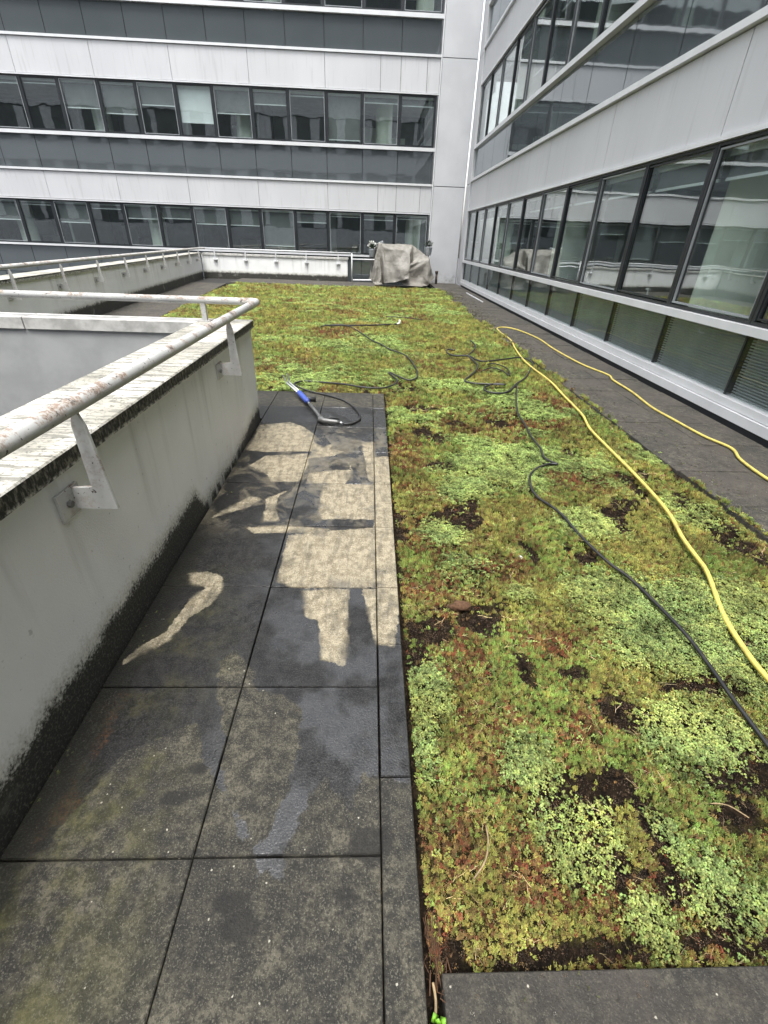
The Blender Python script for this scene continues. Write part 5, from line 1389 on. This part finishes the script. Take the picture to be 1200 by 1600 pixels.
CLOTH_Z = [
[5,5,5,5,7,7,7,4,5,5,6,8,9,12,15,19,20,22,23,27,31,36,39,45,51,52,55,56,60,67,79,84,79,76,73,64,54,43,28,15,7,5,5,5,5,5,5,5,5,5],
[5,10,11,10,5,5,6,11,18,21,22,24,26,28,32,35,37,37,38,42,47,51,54,60,62,66,71,73,76,80,90,98,94,91,84,73,65,49,37,27,17,12,9,5,5,9,5,5,5,5],
[5,5,5,14,14,14,19,24,30,33,39,40,41,44,48,51,53,52,54,57,62,66,71,76,79,82,85,89,90,95,102,106,109,100,88,86,72,59,49,40,31,23,13,5,5,7,5,7,8,9],
[5,11,5,9,17,27,31,37,41,45,54,55,58,61,65,68,69,69,69,73,78,82,87,91,95,99,102,100,103,108,112,122,118,110,97,90,76,65,60,51,39,32,21,13,6,6,5,10,7,5],
[5,5,12,12,22,35,44,52,57,61,66,71,74,77,80,83,85,85,86,90,94,99,102,109,112,115,116,115,115,116,120,121,124,112,107,98,87,76,71,59,48,37,28,20,12,6,6,8,5,6],
[4,13,17,24,34,44,56,67,74,78,82,87,90,94,97,100,101,100,101,105,110,114,118,122,127,126,131,132,132,133,130,134,135,125,113,106,93,87,83,71,59,48,36,24,15,8,18,11,12,5],
[5,18,28,37,47,57,68,79,90,95,99,103,107,110,113,115,116,114,117,121,125,129,132,134,138,139,145,149,149,149,147,150,145,131,127,115,103,96,89,82,70,59,47,34,24,16,19,5,5,5],
[14,26,38,51,60,70,81,92,103,111,115,119,123,126,129,130,131,129,133,137,141,145,148,149,152,155,160,164,162,160,163,164,153,141,136,124,115,106,98,89,81,69,59,46,37,29,19,7,10,5],
[25,38,50,61,72,83,94,105,115,126,131,136,140,143,147,144,146,146,149,153,156,161,163,163,166,170,173,179,178,176,172,175,161,149,136,135,128,116,110,101,91,82,70,59,51,41,28,15,6,5],
[36,48,61,74,85,96,107,117,127,138,147,152,157,160,163,160,161,163,166,169,173,176,178,178,182,185,188,194,193,192,186,184,171,157,145,145,134,128,120,112,103,93,82,70,58,46,35,23,14,5],
[43,58,72,85,98,108,119,130,140,150,161,168,174,176,179,175,176,179,183,186,189,192,192,193,194,200,203,209,208,207,200,193,180,167,153,152,144,140,130,125,115,104,94,82,70,58,47,35,24,15],
[50,65,80,95,107,119,131,142,154,164,174,184,189,193,196,191,192,195,199,202,205,208,209,210,209,214,218,223,222,222,213,202,189,175,161,153,156,147,141,138,127,116,105,94,82,70,58,47,35,25],
[56,71,86,102,118,130,143,155,167,177,186,197,205,210,211,206,208,211,215,218,222,224,225,226,226,226,234,237,237,236,225,211,197,184,170,165,166,159,154,147,139,128,117,105,94,82,70,57,44,28],
[58,75,90,107,124,139,153,167,179,190,201,211,220,226,226,222,223,227,231,235,240,241,242,242,244,243,241,252,255,248,233,219,207,193,184,177,176,164,163,157,151,140,128,117,103,91,76,61,47,33],
[61,78,93,110,127,143,159,176,190,202,215,224,235,240,242,239,238,242,246,245,253,256,252,246,251,253,250,261,261,257,242,228,216,204,198,187,181,174,173,170,163,151,139,126,112,98,83,69,56,43],
[66,82,98,114,130,146,163,179,195,211,227,239,247,256,255,250,253,251,247,248,253,257,259,255,254,256,263,265,267,264,251,237,226,218,210,200,193,186,178,180,174,162,149,135,120,106,92,79,65,53],
[66,82,98,114,130,146,163,179,194,211,228,244,261,277,270,264,262,261,259,256,256,259,260,262,263,265,268,267,271,267,260,249,239,232,221,212,204,197,189,181,186,172,156,142,128,113,98,88,73,58],
[65,83,99,115,131,148,163,179,195,213,229,245,260,277,277,267,264,259,256,254,260,268,271,270,271,274,271,271,274,275,268,257,253,242,234,225,214,208,198,190,188,173,156,140,123,108,93,81,68,54],
[68,83,100,116,132,149,165,181,198,213,230,247,262,278,277,274,268,261,259,262,263,268,275,271,271,272,275,271,274,273,269,260,253,242,233,229,220,212,204,196,187,170,154,139,121,104,91,74,62,47],
[68,84,99,115,131,148,164,180,197,213,230,247,263,281,277,273,270,264,263,261,264,269,271,271,271,272,271,271,271,275,265,262,251,242,238,230,219,210,203,194,186,169,153,136,120,104,88,71,57,41],
[66,82,99,115,131,148,164,181,197,214,230,246,263,280,277,277,270,267,267,267,268,267,273,271,272,273,271,273,272,271,263,259,250,242,236,225,217,210,202,193,184,167,151,134,118,102,85,69,52,36],
[65,82,99,115,131,148,163,180,196,213,229,245,262,278,279,274,271,269,265,267,266,267,271,273,274,273,276,273,271,268,267,256,247,242,232,223,220,209,201,192,181,164,148,132,115,99,83,66,49,32],
[67,83,98,114,130,146,162,178,195,211,227,244,260,276,280,274,272,271,269,268,269,269,271,271,272,271,272,271,272,272,261,254,249,240,230,225,218,207,200,192,179,162,146,130,113,97,81,65,48,32],
[64,80,96,113,129,143,160,177,193,209,225,242,258,275,281,275,271,271,270,272,273,272,271,271,271,271,272,273,272,268,261,257,246,238,231,223,214,208,199,192,177,160,144,127,111,94,79,62,46,30],
[62,78,94,112,128,142,158,176,192,208,225,240,255,271,282,274,276,270,271,269,265,268,271,276,277,272,273,271,271,268,263,254,247,237,229,221,212,207,197,189,174,158,141,125,109,92,74,58,42,25],
[62,77,93,110,126,142,158,174,189,205,220,235,251,269,282,272,274,273,272,272,268,267,270,271,272,273,272,272,271,267,260,253,244,236,227,219,211,205,195,186,170,155,138,123,107,89,73,57,41,24],
[66,78,93,108,124,139,154,169,186,202,215,231,246,262,282,273,269,267,267,267,267,267,265,263,261,260,258,255,252,249,244,239,233,227,221,215,208,201,193,183,167,151,134,119,104,87,71,55,39,23],
[58,73,88,104,119,134,149,164,181,195,211,227,242,254,262,263,261,258,255,253,251,249,248,247,244,242,241,239,235,233,229,224,217,211,205,199,193,186,177,170,158,147,131,115,99,84,68,52,36,20],
[51,67,83,96,112,128,144,160,175,190,206,222,231,240,247,246,244,241,238,236,234,233,232,230,228,226,225,222,220,217,213,208,202,196,190,184,177,170,163,155,145,138,126,109,94,80,63,48,33,17],
[48,63,77,93,108,124,139,154,170,185,200,210,218,225,231,229,227,225,223,220,218,217,215,214,211,210,208,206,203,200,196,192,187,181,175,169,162,155,149,139,131,124,117,105,89,73,58,43,28,14],
[45,58,74,88,103,118,133,148,163,176,187,196,203,210,214,213,211,209,207,204,202,200,198,197,195,192,191,189,186,183,179,176,171,166,160,153,146,140,134,126,118,110,103,95,85,71,55,40,25,10],
[36,51,68,81,96,111,127,141,153,163,172,181,188,195,198,197,194,192,189,186,185,183,181,179,178,176,174,172,170,167,163,159,155,151,145,138,131,124,119,112,103,96,87,80,74,63,52,36,22,7],
[29,44,60,74,88,104,117,129,139,150,158,166,173,179,181,180,178,175,173,170,168,167,164,162,162,160,158,156,154,151,147,143,139,135,128,121,115,109,105,98,89,81,71,65,59,52,45,34,17,6],
[23,39,52,67,81,93,105,116,127,136,144,150,157,163,163,162,160,159,157,154,153,150,148,147,145,143,141,139,137,134,131,126,123,121,114,107,101,94,89,83,75,70,59,50,44,38,30,24,17,10],
[18,31,45,58,70,82,93,104,113,122,128,135,142,147,147,145,143,142,140,138,135,134,132,130,128,127,124,122,120,118,115,109,107,104,100,92,85,78,73,69,61,54,49,38,33,26,18,13,14,10],
[10,23,35,48,59,70,81,90,99,106,113,120,126,131,130,128,126,125,123,121,119,116,114,113,111,110,108,106,103,101,99,94,91,88,86,78,71,63,58,55,50,40,35,29,19,14,9,9,6,8],
[7,19,26,34,46,57,67,75,85,91,98,105,111,114,113,112,110,108,106,104,102,100,98,97,95,93,91,89,86,84,83,79,74,72,70,63,56,59,50,39,35,26,23,17,11,11,10,5,5,5],
[5,12,12,22,34,43,53,63,70,76,83,89,95,98,97,95,93,91,89,88,86,84,82,80,78,77,75,73,70,68,67,65,59,57,54,48,42,43,44,32,20,13,13,7,11,14,7,5,5,9],
[5,5,6,14,23,31,41,49,54,60,67,73,79,80,80,78,76,75,73,71,69,67,65,64,62,60,58,56,54,51,50,49,46,43,39,33,29,34,31,23,11,6,5,6,5,5,5,6,7,7],
[5,6,9,17,11,20,31,34,38,45,52,57,62,65,64,61,60,58,56,55,52,50,49,47,45,43,41,39,37,36,40,35,31,30,24,18,18,17,18,24,7,6,5,5,5,5,5,7,5,6],
[7,5,5,9,10,16,15,20,23,31,37,42,47,49,48,45,43,41,40,38,35,32,32,30,27,27,25,22,20,22,25,20,16,17,10,10,4,6,20,26,12,5,5,5,5,5,7,7,5,5],
[5,7,9,7,10,4,7,10,9,16,21,26,29,32,31,29,26,25,22,21,19,16,15,13,13,11,8,6,5,12,17,11,12,7,4,5,8,11,9,20,7,8,5,6,5,5,5,5,8,5]]
def tarp():
    x, y_, z = np.array(CLOTH_X) / 200.0, np.array(CLOTH_Y) / 200.0, np.array(CLOTH_Z) / 200.0
    R, C = x.shape
    v = np.stack([x.ravel() * 1.06 + 0.05, y_.ravel() * 1.06 + 21.62, np.maximum(z.ravel() * 1.07 - 0.012, 0.004)], -1)
    f = [(j * C + i, j * C + i + 1, (j + 1) * C + i + 1, (j + 1) * C + i) for j in range(R - 1) for i in range(C - 1)]
    return MB().add(v.tolist(), f)
TP = tarp().build('tarpaulin', 'tarpaulin_cloth', smooth=True)
ss = TP.modifiers.new('smooth', 'SUBSURF'); ss.levels = ss.render_levels = 1
tag(TP, 'crumpled beige tarpaulin draped over a bulky object in the far corner', 'tarpaulin')

def potted(label, x, y_, ztop_, petals, pot_mat, group):
    t = thing('potted_plant', label, 'potted plant', (x, y_, 0), group)
    MB().tube([(0, 0, -0.0), (0, 0, ztop_ - 0.28)], 0.02, 8).build('stand_pole', 'grey_metal', t)
    MB().tube([(0, 0, 0.0), (0, 0, 0.02)], 0.14, 14).build('stand_foot', 'grey_metal', t)
    MB().tube([(0, 0, ztop_ - 0.28), (0, 0, ztop_ - 0.27), (0, 0, ztop_), (0, 0, ztop_ + 0.015)], [0.11, 0.115, 0.155, 0.16], 18).build('pot', pot_mat, t, smooth=True)
    mb = MB()
    rr = random.Random(int(x * 100))
    for i in range(70):
        an = rr.uniform(0, 6.28); el = math.radians(rr.uniform(15, 85))
        dv = Vector((math.cos(an) * math.cos(el), math.sin(an) * math.cos(el), math.sin(el)))
        leaf(mb, Vector((0, 0, ztop_)) + dv * rr.uniform(0.02, 0.20), dv + Vector((0, 0, 0.1)), 0.11, 0.026, 0.3)
    mb.build('foliage', 'plant_leaf', t)
    if petals:
        mb = MB()
        for i in range(40):
            an = rr.uniform(0, 6.28); el = math.radians(rr.uniform(10, 85))
            dv = Vector((math.cos(an) * math.cos(el), math.sin(an) * math.cos(el), math.sin(el)))
            leaf(mb, Vector((0, 0, ztop_)) + dv * rr.uniform(0.16, 0.26), dv, 0.09, 0.04, 0.6)
        mb.build('blossom', 'pale_petal', t)
    return t
potted('galvanised bucket with dark plant at the right end of the tarpaulin', 2.46, 22.1, 1.36, False, 'zinc', None)
potted('pot of pale flowers poking up at the left end of the tarpaulin', 0.10, 21.95, 1.22, True, 'zinc', None)
HP = thing('metal_frame', 'bent grey metal arm sticking out above the left end of the tarpaulin', 'metal frame', (0.42, 21.7, 0))
MB().tube([(0, 0, 0), (0, 0, 1.40), (0.10, 0, 1.52), (0.14, 0, 1.40)], 0.018, 8).build('arm', 'zinc', HP, smooth=True)
MB().tube([(-0.22, 0, 1.38), (0.10, 0, 1.54)], 0.014, 8).build('strut', 'zinc', HP, smooth=True)

# standpipe, downpipe by the pilaster
SP = thing('standpipe', 'short dark rusty standpipe on the paving beside the pilaster', 'pipe', (2.9, 22.3, 0))
MB().tube([(0, 0, -0.02), (0, 0, 0.42)], 0.05, 12).build('pipe', 'rust_pipe', SP, smooth=True)
MB().tube([(0, 0, 0.40), (0, 0, 0.50)], 0.065, 12).build('cap', 'rust_pipe', SP, smooth=True)
tag(MB().box(3.52, 3.56, 15.6, 18.4, 0.006, 0.03).build('trim_strip', 'white_rail'), 'loose white strip lying on the walkway near the white plinth', 'trim strip')

# ------------------------------------------------------------------ small things
def lump(name, mat, c, r, label, cat, seed, flat=0.6):
    bm = bmesh.new()
    bmesh.ops.create_icosphere(bm, subdivisions=3, radius=1)
    rr = np.random.default_rng(seed)
    off = rr.uniform(0, 50, 2)
    for v in bm.verts:
        k = 1 + 0.55 * (float(fbm(np.array([v.co.x * 1.2 + v.co.z + off[0]]), np.array([v.co.y * 1.2 - v.co.z + off[1]]), 1.4, 3)[0]) - 0.5) * 2
        v.co = Vector((v.co.x * r[0] * k, v.co.y * r[1] * k, v.co.z * r[2] * k))
    me = bpy.data.meshes.new(name); bm.to_mesh(me); bm.free()
    me.materials.append(M[mat])
    me.polygons.foreach_set('use_smooth', [True] * len(me.polygons))
    o = link(name, me); o.location = c
    return tag(o, label, cat)
lump('soil_clod', 'root_brown', (0.49, 1.765, 0.004), (0.052, 0.03, 0.022), 'reddish brown root clod lying on bare soil in the sedum', 'clod', 1)
lump('stone', 'white_stone', (0.916, 2.188, 0.004), (0.014, 0.012, 0.010), 'small white pebble on the sedum left of the black hose', 'stone', 2)
tw = [[(0.33, 0.60, 0.012), (0.37, 0.64, 0.02), (0.39, 0.69, 0.022), (0.395, 0.74, 0.012)], ]
tag(MB().tube(smooth_path(tw[0], 5), 0.0028, 6).build('twig', 'dead_twig', smooth=True), 'curved dry twig lying on the sedum near the front corner', 'twig')
tag(MB().tube(smooth_path([(1.17, 0.80, 0.01), (1.22, 0.79, 0.016), (1.27, 0.755, 0.008)], 5), 0.002, 6).build('twig', 'dead_twig', smooth=True), 'short straight straw on the bare soil at right', 'twig')
tag(MB().tube(smooth_path([(0.187, 0.33, -0.02), (0.19, 0.36, -0.008), (0.187, 0.39, -0.01)], 5), 0.0035, 6).build('twig', 'dead_twig', smooth=True), 'pale twig stub in the gap between the two kerbs', 'twig')
LF = thing('weed', 'single bright green leafy weed in the kerb gap', 'plant', (0.189, 0.318, -0.03))
for i, (an, el) in enumerate(((0.3, 50), (2.0, 60), (3.6, 45), (5.0, 65), (1.2, 80))):
    mb = MB()
    e = math.radians(el)
    leaf(mb, (0, 0, 0.0), (math.cos(an) * math.cos(e), math.sin(an) * math.cos(e), math.sin(e)), 0.04, 0.011, 0.15)
    mb.build('leaf', 'bright_leaf', LF, smooth=True)
# brown root fibres at the kerb corner
mb = MB()
rr = random.Random(5)
for i in range(26):
    x0, y0 = rr.uniform(0.176, 0.215), rr.uniform(0.37, 0.50)
    mb.tube([(x0, y0, rr.uniform(-0.03, 0.0)), (x0 + rr.uniform(-0.012, 0.02), y0 + rr.uniform(-0.05, 0.05), rr.uniform(-0.01, 0.012)), (x0 + rr.uniform(-0.015, 0.03), y0 + rr.uniform(-0.09, 0.06), rr.uniform(-0.03, 0.005))], 0.0011, 4)
tag(mb.build('root_fibres', 'root_brown'), 'tangle of brown root fibres at the corner of the two kerbs', kind='stuff')
